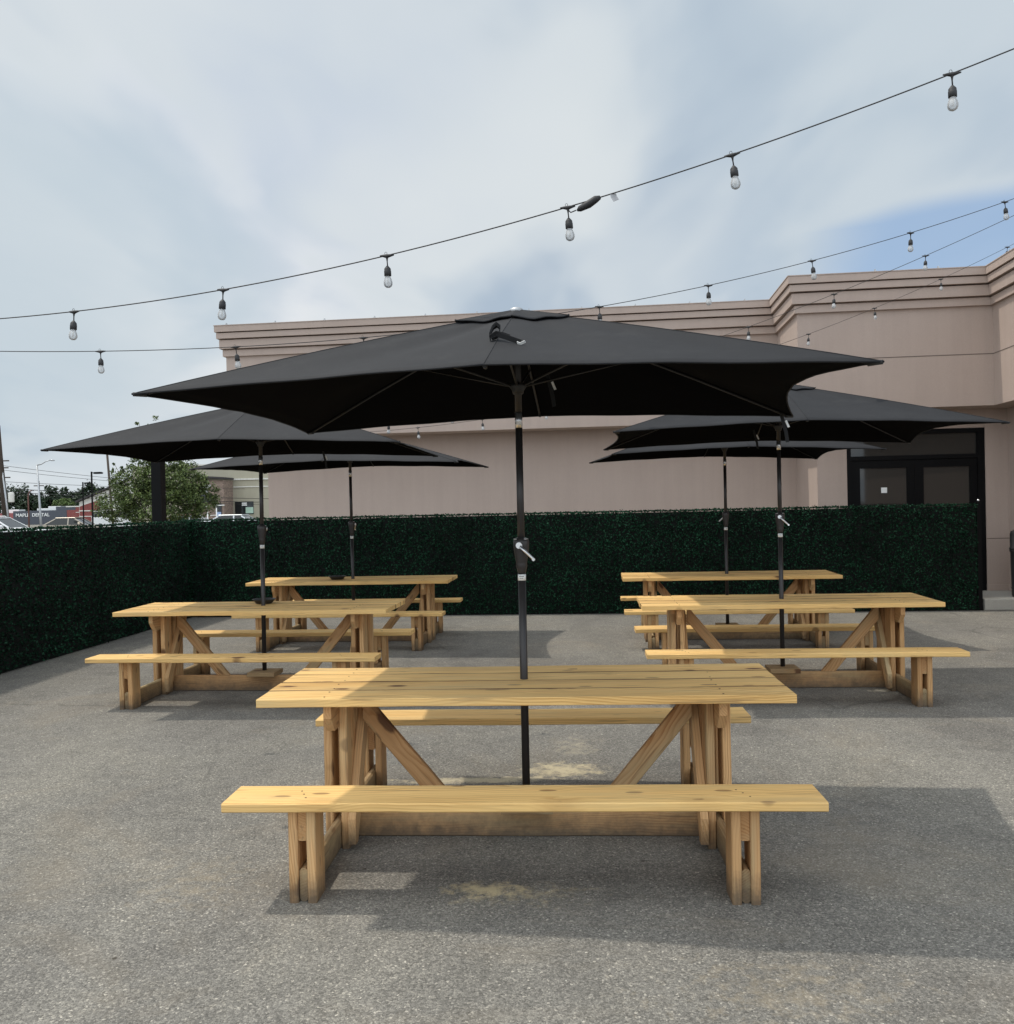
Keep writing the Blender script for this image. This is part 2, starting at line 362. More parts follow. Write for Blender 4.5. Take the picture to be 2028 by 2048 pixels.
M['leafdark'] = mat_leaf('far_tree_leaves', [(0.012, 0.026, 0.012), (0.022, 0.042, 0.020), (0.035, 0.06, 0.027)])
M['leaflight'] = mat_leaf('pale_bush_leaves', [(0.07, 0.11, 0.03), (0.11, 0.16, 0.05), (0.15, 0.2, 0.07)])
M['backing'] = simple('backing_mat', (0.0015, 0.003, 0.002), 0.95); M['bark'] = simple('bark', (0.06, 0.045, 0.035), 0.95, bump=0.5)
M['pane'] = mat_pane('door_glass', (0.030, 0.028, 0.025), 0.04)
M['darkpane'] = mat_pane('dark_window_glass', (0.012, 0.016, 0.017), 0.05)
M['carpane'] = mat_pane('car_glass', (0.015, 0.018, 0.018), 0.04)
M['tan'] = mat_stucco('olive_tan_stucco', (0.40, 0.37, 0.28), 0.2)
M['cream'] = simple('cream_trim', (0.68, 0.66, 0.6), 0.7)
M['stone'] = mat_brick('stacked_stone', (0.34, 0.25, 0.20), (0.20, 0.145, 0.115), (0.13, 0.10, 0.08), 2.2)
M['brick'] = mat_brick('red_brick', (0.26, 0.05, 0.045), (0.19, 0.038, 0.035), (0.3, 0.2, 0.17), 5)
M['siding'] = simple('grey_siding', (0.075, 0.082, 0.10), 0.8)
M['redpanel'] = simple('red_fascia_panel', (0.30, 0.085, 0.085), 0.7)
M['roof'] = simple('dark_roof', (0.05, 0.045, 0.045), 0.9)
M['rubber'] = simple('tyre_rubber', (0.02, 0.02, 0.02), 0.9)
M['green_lit'] = simple('pale_green_sign', (0.45, 0.62, 0.5), 0.6)

# ------------------------------------------------------------------ geometry helpers
class MB:
    def __init__(s): s.v = []; s.f = []; s.g = []; s.t = []; s.mi = []; s.sm = []; s.cur = 0
    def add(s, vs, fs, gc=None, tone=0.5, smooth=False):
        o = len(s.v); s.v += [tuple(v) for v in vs]
        s.f += [tuple(i + o for i in f) for f in fs]; s.mi += [s.cur] * len(fs); s.sm += [smooth] * len(fs)
        s.g += [tuple(x) for x in gc] if gc else [(v[0], v[1], v[2]) for v in vs]
        s.t += [tone] * len(vs); return s
    def box(s, lo, hi, bev=0.0):
        c = [(lo[i] + hi[i]) / 2 for i in range(3)]; h = [(hi[i] - lo[i]) / 2 for i in range(3)]
        if bev <= 0:
            vs = [(c[0] + a * h[0], c[1] + b * h[1], c[2] + d * h[2]) for a in (-1, 1) for b in (-1, 1) for d in (-1, 1)]
            return s.add(vs, [(0, 1, 3, 2), (4, 6, 7, 5), (0, 4, 5, 1), (2, 3, 7, 6), (0, 2, 6, 4), (1, 5, 7, 3)])
        return s.board((lo[0], c[1], c[2]), (hi[0], c[1], c[2]), 2 * h[1], 2 * h[2], (0, 1, 0), bev)
    def board(s, p0, p1, w, t, wdir, ch=0.004, cut0=None, cut1=None, segs=1, cupped=0.0, rnd=False, xo=None):
        """a chamfered board from p0 to p1; w across along wdir, t thick; cutN = plane normal of that end"""
        p0 = Vector(p0); p1 = Vector(p1); ax = (p1 - p0); L = ax.length; ax.normalize()
        wd = Vector(wdir); wd = (wd - ax * wd.dot(ax)).normalized(); td = ax.cross(wd)
        a, b = w / 2, t / 2
        prof = [(-a + ch, -b), (a - ch, -b), (a, -b + ch), (a, b - ch), (a - ch, b), (-a + ch, b), (-a, b - ch), (-a, -b + ch)]
        off = xo or (random.uniform(0, 50), random.uniform(0, 50), random.uniform(0, 50))
        vs = []; gc = []; n = len(prof)
        bx = [random.uniform(-1, 1) * 0.0012 for _ in range(2 * (segs + 1))] if segs > 1 else [0] * 4
        for k in range(segs + 1):
            u = k / segs
            for (x, z) in prof:
                P = p0 + ax * (L * u) + wd * (x + (bx[2 * k] if segs > 1 else 0)) + td * (z + (bx[2 * k + 1] if segs > 1 else 0))
                if k == 0 and cut0 is not None:
                    N = Vector(cut0); P = P - ax * ((P - p0).dot(N) / ax.dot(N))
                if k == segs and cut1 is not None:
                    N = Vector(cut1); P = P - ax * ((P - p1).dot(N) / ax.dot(N))
                vs.append(P); gc.append((L * u + off[0], x + off[1], z + off[2]))
        fs = []
        for k in range(segs):
            for i in range(n):
                j = (i + 1) % n
                fs.append((k * n + i, k * n + j, (k + 1) * n + j, (k + 1) * n + i))
        fs.append(tuple(reversed(range(n)))); fs.append(tuple(segs * n + i for i in range(n)))
        return s.add(vs, fs, gc, random.random())
    def tube(s, pts, r, n=10, caps=True, smooth=True):
        pts = [Vector(p) for p in pts]; m = len(pts)
        rs = r if isinstance(r, (list, tuple)) else [r] * m
        vs = []; prev = None
        for i, p in enumerate(pts):
            d = (pts[min(i + 1, m - 1)] - pts[max(i - 1, 0)])
            if d.length < 1e-9: d = Vector((0, 0, 1))
            d.normalize()
            if prev is None:
                q = Vector((1, 0, 0)) if abs(d.x) < 0.9 else Vector((0, 1, 0)); q = (q - d * q.dot(d)).normalized()
            else:
                q = prev - d * prev.dot(d)
                q = q.normalized() if q.length > 1e-6 else prev
            prev = q; b = d.cross(q)
            for k in range(n):
                a = 2 * math.pi * k / n
                vs.append(p + (q * math.cos(a) + b * math.sin(a)) * rs[i])
        fs = [(i * n + k, i * n + (k + 1) % n, (i + 1) * n + (k + 1) % n, (i + 1) * n + k) for i in range(m - 1) for k in range(n)]
        s.add(vs, fs, smooth=smooth)
        if caps: 
            s.f.append(tuple(len(s.v) - m * n + k for k in reversed(range(n)))); s.mi.append(s.cur); s.sm.append(False)
            s.f.append(tuple(len(s.v) - n + k for k in range(n))); s.mi.append(s.cur); s.sm.append(False)
        return s
    def lathe(s, prof, n=20, at=(0, 0, 0), smooth=True):
        vs = []; 
        for r, z in prof:
            for k in range(n):
                a = 2 * math.pi * k / n; vs.append((at[0] + r * math.cos(a), at[1] + r * math.sin(a), at[2] + z))
        m = len(prof)
        fs = [(i * n + k, i * n + (k + 1) % n, (i + 1) * n + (k + 1) % n, (i + 1) * n + k) for i in range(m - 1) for k in range(n)]
        return s.add(vs, fs, smooth=smooth)
    def prism(s, poly, d0, d1, axis='y', frame=None):
        """extrude polygon given in the two other axes; counter-clockwise not required"""
        n = len(poly)
        def P(a, b, d):
            v = {'y': (a, d, b), 'x': (d, a, b), 'z': (a, b, d)}[axis]
            return v
        vs = [P(a, b, d0) for a, b in poly] + [P(a, b, d1) for a, b in poly]
        fs = [tuple(range(n)), tuple(reversed(range(n, 2 * n)))] + [(i, i + n, (i + 1) % n + n, (i + 1) % n) for i in range(n)]
        return s.add(vs, fs)
    def xf(s, mat, start=0):
        for i in range(start, len(s.v)): s.v[i] = tuple(mat @ Vector(s.v[i]))
        return s
    def build(s, name, mats, parent=None, fixn=True):
        me = bpy.data.meshes.new(name); me.from_pydata(s.v, [], s.f)
        if not isinstance(mats, (list, tuple)): mats = [mats]
        for m in mats: me.materials.append(m)
        me.polygons.foreach_set('material_index', s.mi); me.polygons.foreach_set('use_smooth', s.sm)
        a = me.attributes.new('gc', 'FLOAT_VECTOR', 'POINT'); a.data.foreach_set('vector', [x for g in s.g for x in g])
        b = me.attributes.new('tone', 'FLOAT', 'POINT'); b.data.foreach_set('value', s.t)
        me.update()
        if fixn:
            import bmesh
            bm = bmesh.new(); bm.from_mesh(me); bmesh.ops.recalc_face_normals(bm, faces=bm.faces); bm.to_mesh(me); bm.free()
        o = bpy.data.objects.new(name, me); COL.objects.link(o)
        if parent is not None: o.parent = parent
        return o

def tag(o, label=None, cat=None, group=None, kind=None):
    if label: o['label'] = label
    if cat: o['category'] = cat
    if group: o['group'] = group
    if kind: o['kind'] = kind
    return o
def empty(name, loc=(0, 0, 0), rz=0.0, label=None, cat=None, group=None):
    o = bpy.data.objects.new(name, None); COL.objects.link(o); o.location = loc; o.rotation_euler = (0, 0, rz)
    o.empty_display_size = 0.2
    return tag(o, label, cat, group)
def copy_tree(o, parent=None):
    c = o.copy(); COL.objects.link(c); c.parent = parent
    for ch in list(o.children): copy_tree(ch, c)
    return c

# ------------------------------------------------------------------ the setting
g = MB(); g.add([(-1200, -300, 0), (1200, -300, 0), (1200, 1500, 0), (-1200, 1500, 0)], [(0, 1, 2, 3)])
tag(g.build('asphalt_ground', M['asphalt']), 'grey asphalt of the patio and the parking lot beyond', 'ground', kind='structure')

BO = Vector((4.257, 13.264, 0)); BA = -0.115           # building frame: u along the facade, v away from the camera
BX = Matrix.Translation(BO) @ Matrix.Rotation(BA, 4, 'Z')

sw = MB()
sw.box((2.50, -0.47, 0.0), (14, 0.72, 0.163), 0.012); sw.box((-9.2, -0.34, 0.0), (2.498, 2.32, 0.160))
sw.xf(BX); tag(sw.build('sidewalk', M['concrete']), 'raised concrete sidewalk along the foot of the tan building', 'sidewalk', kind='structure')

# ------------------------------------------------------------------ picnic tables
TZ = 0.7665; BZ = 0.4355; TK = 0.038; L = 2.44
XO, XI = 0.965, 0.851                  # outer and inner faces of each end frame
def make_table():
    root = empty('picnic_table')
    # top: four boards with gaps
    m = MB(); bw = 0.1878; gap = 0.0055; y = -(4 * bw + 3 * gap) / 2 + bw / 2
    for k in range(4):
        e0, e1 = random.uniform(-.004, .004), random.uniform(-.004, .004); dz = random.uniform(-.0012, .0012)
        m.board((-L / 2 + e0, y, TZ - TK / 2 + dz), (L / 2 + e1, y, TZ - TK / 2 + dz), bw, TK, (0, 1, 0), 0.0028, segs=10)
        # shade of the gaps painted dark brown on the side faces and chamfers
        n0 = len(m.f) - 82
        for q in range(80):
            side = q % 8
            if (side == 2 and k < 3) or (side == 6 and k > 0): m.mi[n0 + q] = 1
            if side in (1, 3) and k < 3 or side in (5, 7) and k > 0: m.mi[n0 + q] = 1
        y += bw + gap
    m.cur = 1
    for q in range(4):
        yy = -(4 * bw + 3 * gap) / 2 + bw / 2 + q * (bw + gap)
        for e in (-1, 1):
            for dy in (-.055, .05): m.lathe([(0.0, TZ + .0016), (.0042, TZ + .0015), (.005, TZ - .002)], 8, (e * (XO - .055) + random.uniform(-.008, .008), yy + dy + random.uniform(-.01, .01), 0))
    m.build('tabletop', [M['wood'], M['gap_shade_screw']], root)
    for s in (-1, 1):
        m = MB(); m.board((-L / 2, s * 0.7085, BZ - TK / 2), (L / 2, s * 0.7085, BZ - TK / 2), 0.235, TK, (0, 1, 0), 0.005, segs=10); m.cur = 1
        for e in (-1, 1):
            for dx, dy in ((.02, -.045), (-.02, .04), (.0, .0)): m.lathe([(0.0, BZ + .0016), (.0042, BZ + .0015), (.005, BZ - .002)], 8, (e * (XO - .055) + dx, s * 0.7085 + dy, 0))
        m.build('bench_seat', [M['wood'], M['gap_shade_screw']], root)
    for e in (-1, 1):
        xm = e * (XO + XI) / 2
        # foot runner between the doubled legs
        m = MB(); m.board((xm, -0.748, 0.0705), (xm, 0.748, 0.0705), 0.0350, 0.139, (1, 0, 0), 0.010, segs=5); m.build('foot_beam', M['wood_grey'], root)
        # top cleat with sloped ends
        m = MB(); z1 = TZ - TK - .0005; z0 = z1 - 0.14
        poly = [(-0.315, z1), (-0.315, z1 - 0.07), (-0.255, z0), (0.255, z0), (0.315, z1 - 0.07), (0.315, z1)]
        m.prism(poly, xm - .0178, xm + .0178, 'x'); off = random.uniform(0, 40)
        m.g = [(v[1] + off, v[2] + 3, v[0] + off) for v in m.v]
        m.build('top_cleat', M['wood_leg'], root)
        for s in (-1, 1):
            # table leg: two boards
            m = MB()
            for xx in (XI + TK / 2, XO - TK / 2):
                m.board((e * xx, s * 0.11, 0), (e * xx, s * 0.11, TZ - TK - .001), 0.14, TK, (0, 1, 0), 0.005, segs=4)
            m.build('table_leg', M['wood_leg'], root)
            m = MB()
            for xx in (XI + TK / 2, XO - TK / 2):
                m.board((e * xx, s * 0.694, 0), (e * xx, s * 0.694, BZ - TK - .001), 0.14, TK, (0, 1, 0), 0.005, segs=3)
            m.build('bench_leg', M['wood_leg'], root)
            m = MB(); zt = BZ - TK - .0015
            m.board((xm, s * 0.622, zt - 0.07), (xm, s * 0.754, zt - 0.07), 0.0355, 0.139, (1, 0, 0), 0.004)
            m.build('seat_block', M['wood_red'], root)
        # cross brace leaning back inside each end frame, plumb cut at its foot
        m = MB(); xb = e * (XI - TK / 2 - .0005)
        poly = [(-0.205, 0.03), (-0.205, 0.150), (0.125, TZ - TK - .002), (0.232, TZ - TK - .002), (-0.155, 0.03)]
        m.prism(poly, xb - .018, xb + .018, 'x'); off = random.uniform(0, 40)
        dv = Vector((0.33, 0.58)).normalized()
        m.g = [(v[1] * dv.x + v[2] * dv.y + off, -v[1] * dv.y + v[2] * dv.x + off, v[0]) for v in m.v]
        m.build('cross_brace', M['wood_leg'], root)
        # long diagonal brace from the stretcher up to the top
        m = MB(); d = Vector((0.64, 0.768)); nrm = Vector((0.768, -0.64)) * 0.0445
        a = Vector((0.325, 0.14)) + nrm; b = Vector((0.812, 0.7265)) + nrm
        a = a + d * ((0.1408 - a.y) / d.y); b = b + d * ((0.7265 - b.y) / d.y)
        b = b  # top cut level under the boards
        m.board((e * a.x, 0, a.y), (e * (b.x - 0.062), 0, b.y - 0.0744), 0.089, TK, (0.768 * e, 0, -0.64), 0.004, cut0=(0, 0, 1), cut1=(1, 0, 0), segs=3)
        m.build('diagonal_brace', M['wood_leg'], root)
    m = MB(); m.board((-XI - .03, 0, 0.0705), (XI + .03, 0, 0.0705), TK, 0.139, (0, 1, 0), 0.005, segs=6); m.build('stretcher', M['wood_leg'], root)
    m = MB(); m.board((-0.125, 0, 0.1605), (0.125, 0, 0.1605), 0.235, 0.037, (0, 1, 0), 0.004); m.build('umbrella_block', M['wood_grey'], root)
    return root
TABLES = [((0.0707, 4.392), -0.058, 'pine picnic table in the foreground, nearest and largest of the five'),
          ((-2.224, 8.068), -0.094, 'pine picnic table at middle left with a black dish behind its umbrella pole'),
          ((-1.892, 10.914), -0.090, 'pine picnic table at back left before the hedge wall, a black dish on it'),
          ((2.357, 7.707), -0.080, 'pine picnic table at middle right, its long bench reaching towards the right edge'),
          ((2.560, 10.454), -0.098, 'pine picnic table at back right in front of the hedge wall, no dish on it')]
proto = make_table()
for i, ((x, y), rz, lab) in enumerate(TABLES):
    o = proto if i == 0 else copy_tree(proto)
    o.location = (x, y, 0); o.rotation_euler = (0, 0, rz)
    tag(o, lab, 'picnic table', 'pine picnic tables on the patio')

# ------------------------------------------------------------------ umbrellas
PEAK = 2.597; EDGE = 2.125; HL, HW = 1.475, 0.98
def canopy_point(th_seg, t, s, sag=1.0):
    """sector between two rib ends; s 0..1 outward"""
    A, B, kin = th_seg
    bx = A[0] * (1 - t) + B[0] * t; by = A[1] * (1 - t) + B[1] * t; ez = A[2] * (1 - t) + B[2] * t
    c4 = 4 * t * (1 - t)
    f = s * (1 - kin * c4 * s)
    x, y = bx * f, by * f
    z = PEAK - (PEAK - ez) * (0.90 * s + 0.10 * s * s)
    z -= sag * 0.030 * c4 * math.sin(math.pi * min(1, s)) * (1.0 if kin > .05 else 0.75)
    z += sag * 0.030 * c4 * s * s * (1.8 if kin > .1 else 0.5 if kin > .05 else 0.2)
    z += 0.0075 * math.sin(11.0 * t + 2.6 * s + 1.3 * A[0]) * math.sin(math.pi * s) * math.sin(math.pi * t)
    return x, y, z
ENDS = [(HL, -HW, EDGE), (HL, HW, EDGE), (0, HW * 1.0, EDGE + 0.055), (-HL, HW, EDGE), (-HL, -HW, EDGE), (0, -HW * 1.0, EDGE + 0.055)]
SECT = [(ENDS[0], ENDS[1], 0.105), (ENDS[1], ENDS[2], 0.022), (ENDS[2], ENDS[3], 0.022), (ENDS[3], ENDS[4], 0.056), (ENDS[4], ENDS[5], 0.022), (ENDS[5], ENDS[0], 0.022)]
def sheet(sections, s0, s1, ns, nt, thick, dz=0.0, wav=0.0, seed=1):
    rnd = random.Random(seed); m = MB(); top = []
    for si, sec in enumerate(sections):
        grid = []
        for i in range(ns + 1):
            s = s0 + (s1 - s0) * i / ns; row = []
            for j in range(nt + 1):
                t = j / nt; x, y, z = canopy_point(sec, t, s)
                w = wav * (i / ns) ** 2 * math.sin(t * math.pi * 3 + si * 1.7)
                rr = 0.0022 * math.sin(11 * x + 3 * y + 5 * math.sin(4 * y)) * math.sin(math.pi * t)
                row.append((x, y, z + dz + w + rr))
            grid.append(row)
        top.append(grid)
    for grid in top:
        ni, nj = len(grid), len(grid[0]); fs2 = []
        vs = [p for r in grid for p in r] + [(p[0], p[1], p[2] - thick) for r in grid for p in r]; K = ni * nj
        fs = []
        for i in range(ni - 1):
            for j in range(nj - 1):
                a = i * nj + j; fs.append((a, a + nj, a + nj + 1, a + 1)); fs2.append((a + K, a + 1 + K, a + nj + 1 + K, a + nj + K))
        for j in range(nj - 1):
            a = (ni - 1) * nj + j; fs.append((a, a + K, a + 1 + K, a + 1))
        m.add(vs, fs + fs2, smooth=True); m.mi[-len(fs2):] = [1] * len(fs2)
        # rolled hem along the outer edge
        e = [Vector(p) + Vector((0, 0, -thick * 0.5)) for p in grid[-1]]
        m.tube(e, 0.0045, 6)
    return m
def make_umbrella():
    root = empty('patio_umbrella')
    # lower pole, upper pole
    m = MB(); m.tube([(0, 0, 0.181), (0, 0, 1.33)], 0.0195, 18); m.build('lower_pole', M['pole'], root)
    m = MB(); m.tube([(0, 0, 1.33), (0, 0, 2.02)], 0.0178, 18); m.tube([(0, 0, 2.095), (0, 0, PEAK + 0.005)], 0.0172, 18); m.build('upper_pole', M['pole'], root)
    m = MB(); m.tube([(0, 0, 1.262), (0, 0, 1.293)], 0.0202, 18); 
    lb = m.build('pole_label', M['white'], root)
    m = MB(); m.box((-0.011, -0.0208, 1.2815), (0.013, -0.0201, 1.2845)); m.box((-0.008, -0.0208, 1.272), (0.009, -0.0201, 1.2745)); m.build('label_print', M['joint'], lb)
    h = MB(); h.lathe([(0.0, 1.475), (0.022, 1.475), (0.037, 1.468), (0.0405, 1.452), (0.039, 1.425), (0.028, 1.352), (0.0275, 1.345), (0.0285, 1.335), (0.024, 1.318), (0.0215, 1.306), (0.0196, 1.30)], 24)
    hs = h.build('crank_housing', M['pole'], root)
    for a0 in (200, 300):
        rg = MB(); rg.tube([(0.037 * math.cos(a), 0.037 * math.sin(a), 1.468) for a in [R(a0 + k * 10) for k in range(5)]], 0.0022, 6); rg.build('housing_rim', M['silver'], hs)
    k = MB()
    piv = Vector((-0.005, -0.047, 1.437)); d = Vector((0.72, -0.06, -0.69)).normalized()
    k.tube([piv + Vector((0, 0.014, 0)), piv + Vector((0, -0.004, 0))], 0.0155, 18)
    k.tube([piv + Vector((0, -0.003, 0)) + d * 0.006, piv + d * 0.05, piv + d * 0.092, piv + d * 0.104], [0.0085, 0.007, 0.0068, 0.006], 10)
    k.tube([piv + d * 0.1 + Vector((0, 0.002, 0)), piv + d * 0.1 + Vector((0, -0.012, 0))], 0.0075, 10)
    k.build('crank_handle', M['silver'], hs)
    m = MB(); m.tube([(0, 0, 2.02), (0, 0, 2.095)], 0.0185, 18); m.build('tilt_sleeve', M['silver'], root)
    # runner that carries the struts
    m = MB(); m.lathe([(0.0175, 2.188), (0.026, 2.188), (0.030, 2.205), (0.042, 2.222), (0.044, 2.236), (0.0175, 2.238)], 18); m.build('runner', M['plastic'], root)
    # ribs and struts
    for i, e in enumerate(ENDS):
        sec = SECT[i] if i < 6 else None
        def under(s, dz):
            x, y, z = canopy_point((e, e, 0.0), 0.0, s); return (x, y, z + dz)
        m = MB(); m.tube([under(s, -0.0125) for s in (0.02, 0.3, 0.6, 0.985)], 0.0065, 8); rb = m.build('rib', M['ribm'], root)
        m = MB(); dirv = Vector((e[0], e[1], 0)).normalized(); sj = 0.40 if i in (0, 1, 3, 4) else 0.5
        p1 = Vector(under(sj, -0.022)); m.tube([(dirv.x * 0.036, dirv.y * 0.036, 2.228), tuple(p1)], 0.0058, 8); m.build('strut', M['ribm'], root)
        m = MB(); p = Vector(under(0.985, -0.010)); m.tube([p - dirv * 0.03, p + dirv * (0.024 if i in (0, 1, 3, 4) else 0.0)], [0.0100, 0.0085], 8); m.build('rib_cap', M['plastic'], rb)
    cn = sheet(SECT, 0.10, 1.0, 14, 14, 0.0022).build('canopy', [M['fabric'], M['underside_shade']], root)
    # vent flap above, with its own scalloped edge
    m = sheet(SECT, 0.012, 0.185, 6, 10, 0.0014, 0.013, 0.0030, 4); m.build('vent_flap', [M['fabric'], M['underside_shade']], cn)
    # seams over the ribs
    m = MB()
    for e in ENDS:
        m.tube([canopy_point((e, e, 0), 0, 0.10 + 0.9 * q / 8)[0:2] + (canopy_point((e, e, 0), 0, 0.10 + 0.9 * q / 8)[2] + 0.0004,) for q in range(9)], 0.0022, 6)
    m.build('seam', M['fabric'], cn)
    m = MB(); m.lathe([(0.0, PEAK + 0.020), (0.018, PEAK + 0.019), (0.030, PEAK + 0.014), (0.034, PEAK + 0.006), (0.033, PEAK - 0.006), (0.0, PEAK - 0.012)], 20); m.build('finial', M['steel'], root)
    return root
def strap(parent, p, mode):
    """velcro tie of the canopy: a bunched loop and a loose tail with a pale tag"""
    m = MB(); p = Vector(p)
    if mode == 'bunch':
        pts = [Vector(q) + p for q in [(-0.030, 0.0, -0.012), (-0.032, -0.006, 0.012), (-0.016, -0.012, 0.040), (0.0, -0.010, 0.052), (0.014, -0.012, 0.040), (0.012, -0.008, 0.014), (-0.004, -0.006, 0.004), (-0.024, -0.004, 0.0)]]
        for off in (0, 0.006, -0.006): ribbon(m, [q + Vector((0, 0, off)) for q in pts], 0.026, (0.2, -1, 0.3), 0.003)
        ribbon(m, [p + Vector(q) for q in [(-0.024, -0.014, -0.002), (0.0, -0.020, 0.012), (0.030, -0.022, 0.004), (0.060, -0.034, -0.010)]], 0.026, (0.1, -0.6, 0.8), 0.002)
        ribbon(m, [p + Vector(q) for q in [(0.0, -0.018, 0.010), (0.035, -0.030, -0.004), (0.075, -0.045, -0.022), (0.115, -0.060, -0.040)]], 0.024, (0.25, -0.5, 0.8), 0.002)
        o = m.build('tie_strap', M['strapfab'], parent)
        t = MB(); ribbon(t, [p + Vector(q) for q in [(0.092, -0.054, -0.037), (0.107, -0.060, -0.044), (0.128, -0.066, -0.036)]], 0.012, (0, -0.7, 0.7), 0.002); t.build('strap_tag', M['white'], o)
    else:
        ribbon(m, [p, p + Vector((0.012, 0, -0.05)), p + Vector((0.026, 0.0, -0.11)), p + Vector((0.034, 0, -0.17))], 0.020, (1, 0, 0.2), 0.002)
        o = m.build('tie_strap', M['strapfab'], parent)
        t = MB(); ribbon(t, [p + Vector((0.026, -0.004, -0.045)), p + Vector((0.042, -0.004, -0.085))], 0.012, (1, 0, 0.3), 0.002); t.build('strap_tag', M['white'], o)
def ribbon(m, pts, w, wd, th):
    pts = [Vector(p) for p in pts]; wd = Vector(wd).normalized(); vs = []
    for i, p in enumerate(pts):
        d = (pts[min(i + 1, len(pts) - 1)] - pts[max(i - 1, 0)]).normalized()
        a = wd - d * wd.dot(d); a = a.normalized() if a.length > 1e-4 else Vector((0, 0, 1)); n = d.cross(a)
        for sa, sn in ((-1, -1), (1, -1), (1, 1), (-1, 1)): vs.append(p + a * sa * w / 2 + n * sn * th / 2)
    k = len(pts); fs = [(i * 4 + j, i * 4 + (j + 1) % 4, i * 4 + 4 + (j + 1) % 4, i * 4 + 4 + j) for i in range(k - 1) for j in range(4)]
    fs += [(3, 2, 1, 0), tuple((k - 1) * 4 + j for j in range(4))]; m.add(vs, fs)
UMB = [((0.066, 4.42), 2.120, -0.150, (0.000, -0.006), 'charcoal patio umbrella over the foreground table, largest and nearest of the five', 1.0, 0),
       ((-2.235, 8.09), 2.150, -0.075, (0.004, -0.004), 'charcoal patio umbrella at middle left whose tip points into the open sky', 1.0, 150),
       ((-1.905, 10.93), 2.125, -0.140, (0.001, 0.012), 'charcoal patio umbrella at back left over the table before the hedge wall', 1.05, 120),
       ((2.365, 7.73), 2.165, -0.070, (0.003, -0.010), 'charcoal patio umbrella at middle right, its tip near the entrance doors', 1.0, -10),
       ((2.565, 10.47), 2.145, 0.030, (0.002, 0.0), 'charcoal patio umbrella at back right, half hidden below the nearer right umbrella', 1.0, 170)]
up = make_umbrella()
for i, ((x, y), ez, rz, lean, lab, sc, crank) in enumerate(UMB):
    o = up if i == 0 else copy_tree(up)
    # straps belong to single umbrellas, so they are added after the copies are made
    o.location = (x, y, ez - EDGE); o.rotation_euler = (lean[1], lean[0], rz)
    tag(o, lab, 'patio umbrella', 'charcoal patio umbrellas')
    UMB[i] = (o, sc, crank)
UMBZ = (2.120, 2.150, 2.125, 2.165, 2.145)
for i, (o, sc, crank) in enumerate(UMB):
    for ch in o.children:
        if ch.name.startswith('crank_housing'): ch.rotation_euler = (0, 0, R(crank))
        if sc != 1.0 and (ch.name.startswith('canopy') or ch.name.startswith('rib') or ch.name.startswith('strut')): ch.scale = (sc, sc, 1)
        if ch.name.startswith('lower_pole'):      # poles keep standing on their block whatever the canopy height
            ch.location.z = EDGE - UMBZ[i]
o0, o1, o2, o3, o4 = [u[0] for u in UMB]
strap(o0, (0.0, -0.625, 2.352), 'bunch'); strap(o0, (0.135, 0.1, 2.30), 'hang'); strap(o0, (1.40, 0.93, 2.14), 'hang')
strap(o1, (0.42, 0.55, 2.17), 'hang'); strap(o3, (-0.16, 0.25, 2.22), 'hang')

# ------------------------------------------------------------------ black dishes on two tables
def dish():
    m = MB(); m.lathe([(0.0, 0.004), (0.062, 0.0), (0.075, 0.004), (0.098, 0.034), (0.108, 0.038), (0.108, 0.042), (0.096, 0.040), (0.072, 0.010), (0.0, 0.009)], 28)
    return m.build('black_dish', M['plastic'])
d1 = dish(); d1.location = (-2.27, 8.26, TZ + .002); tag(d1, 'shallow black dish behind the umbrella pole on the middle left table', 'dish', 'black dishes on the tables')
d2 = d1.copy(); COL.objects.link(d2); d2.location = (-2.09, 10.88, TZ + .002); tag(d2, 'shallow black dish left of the umbrella pole on the back left table', 'dish', 'black dishes on the tables')

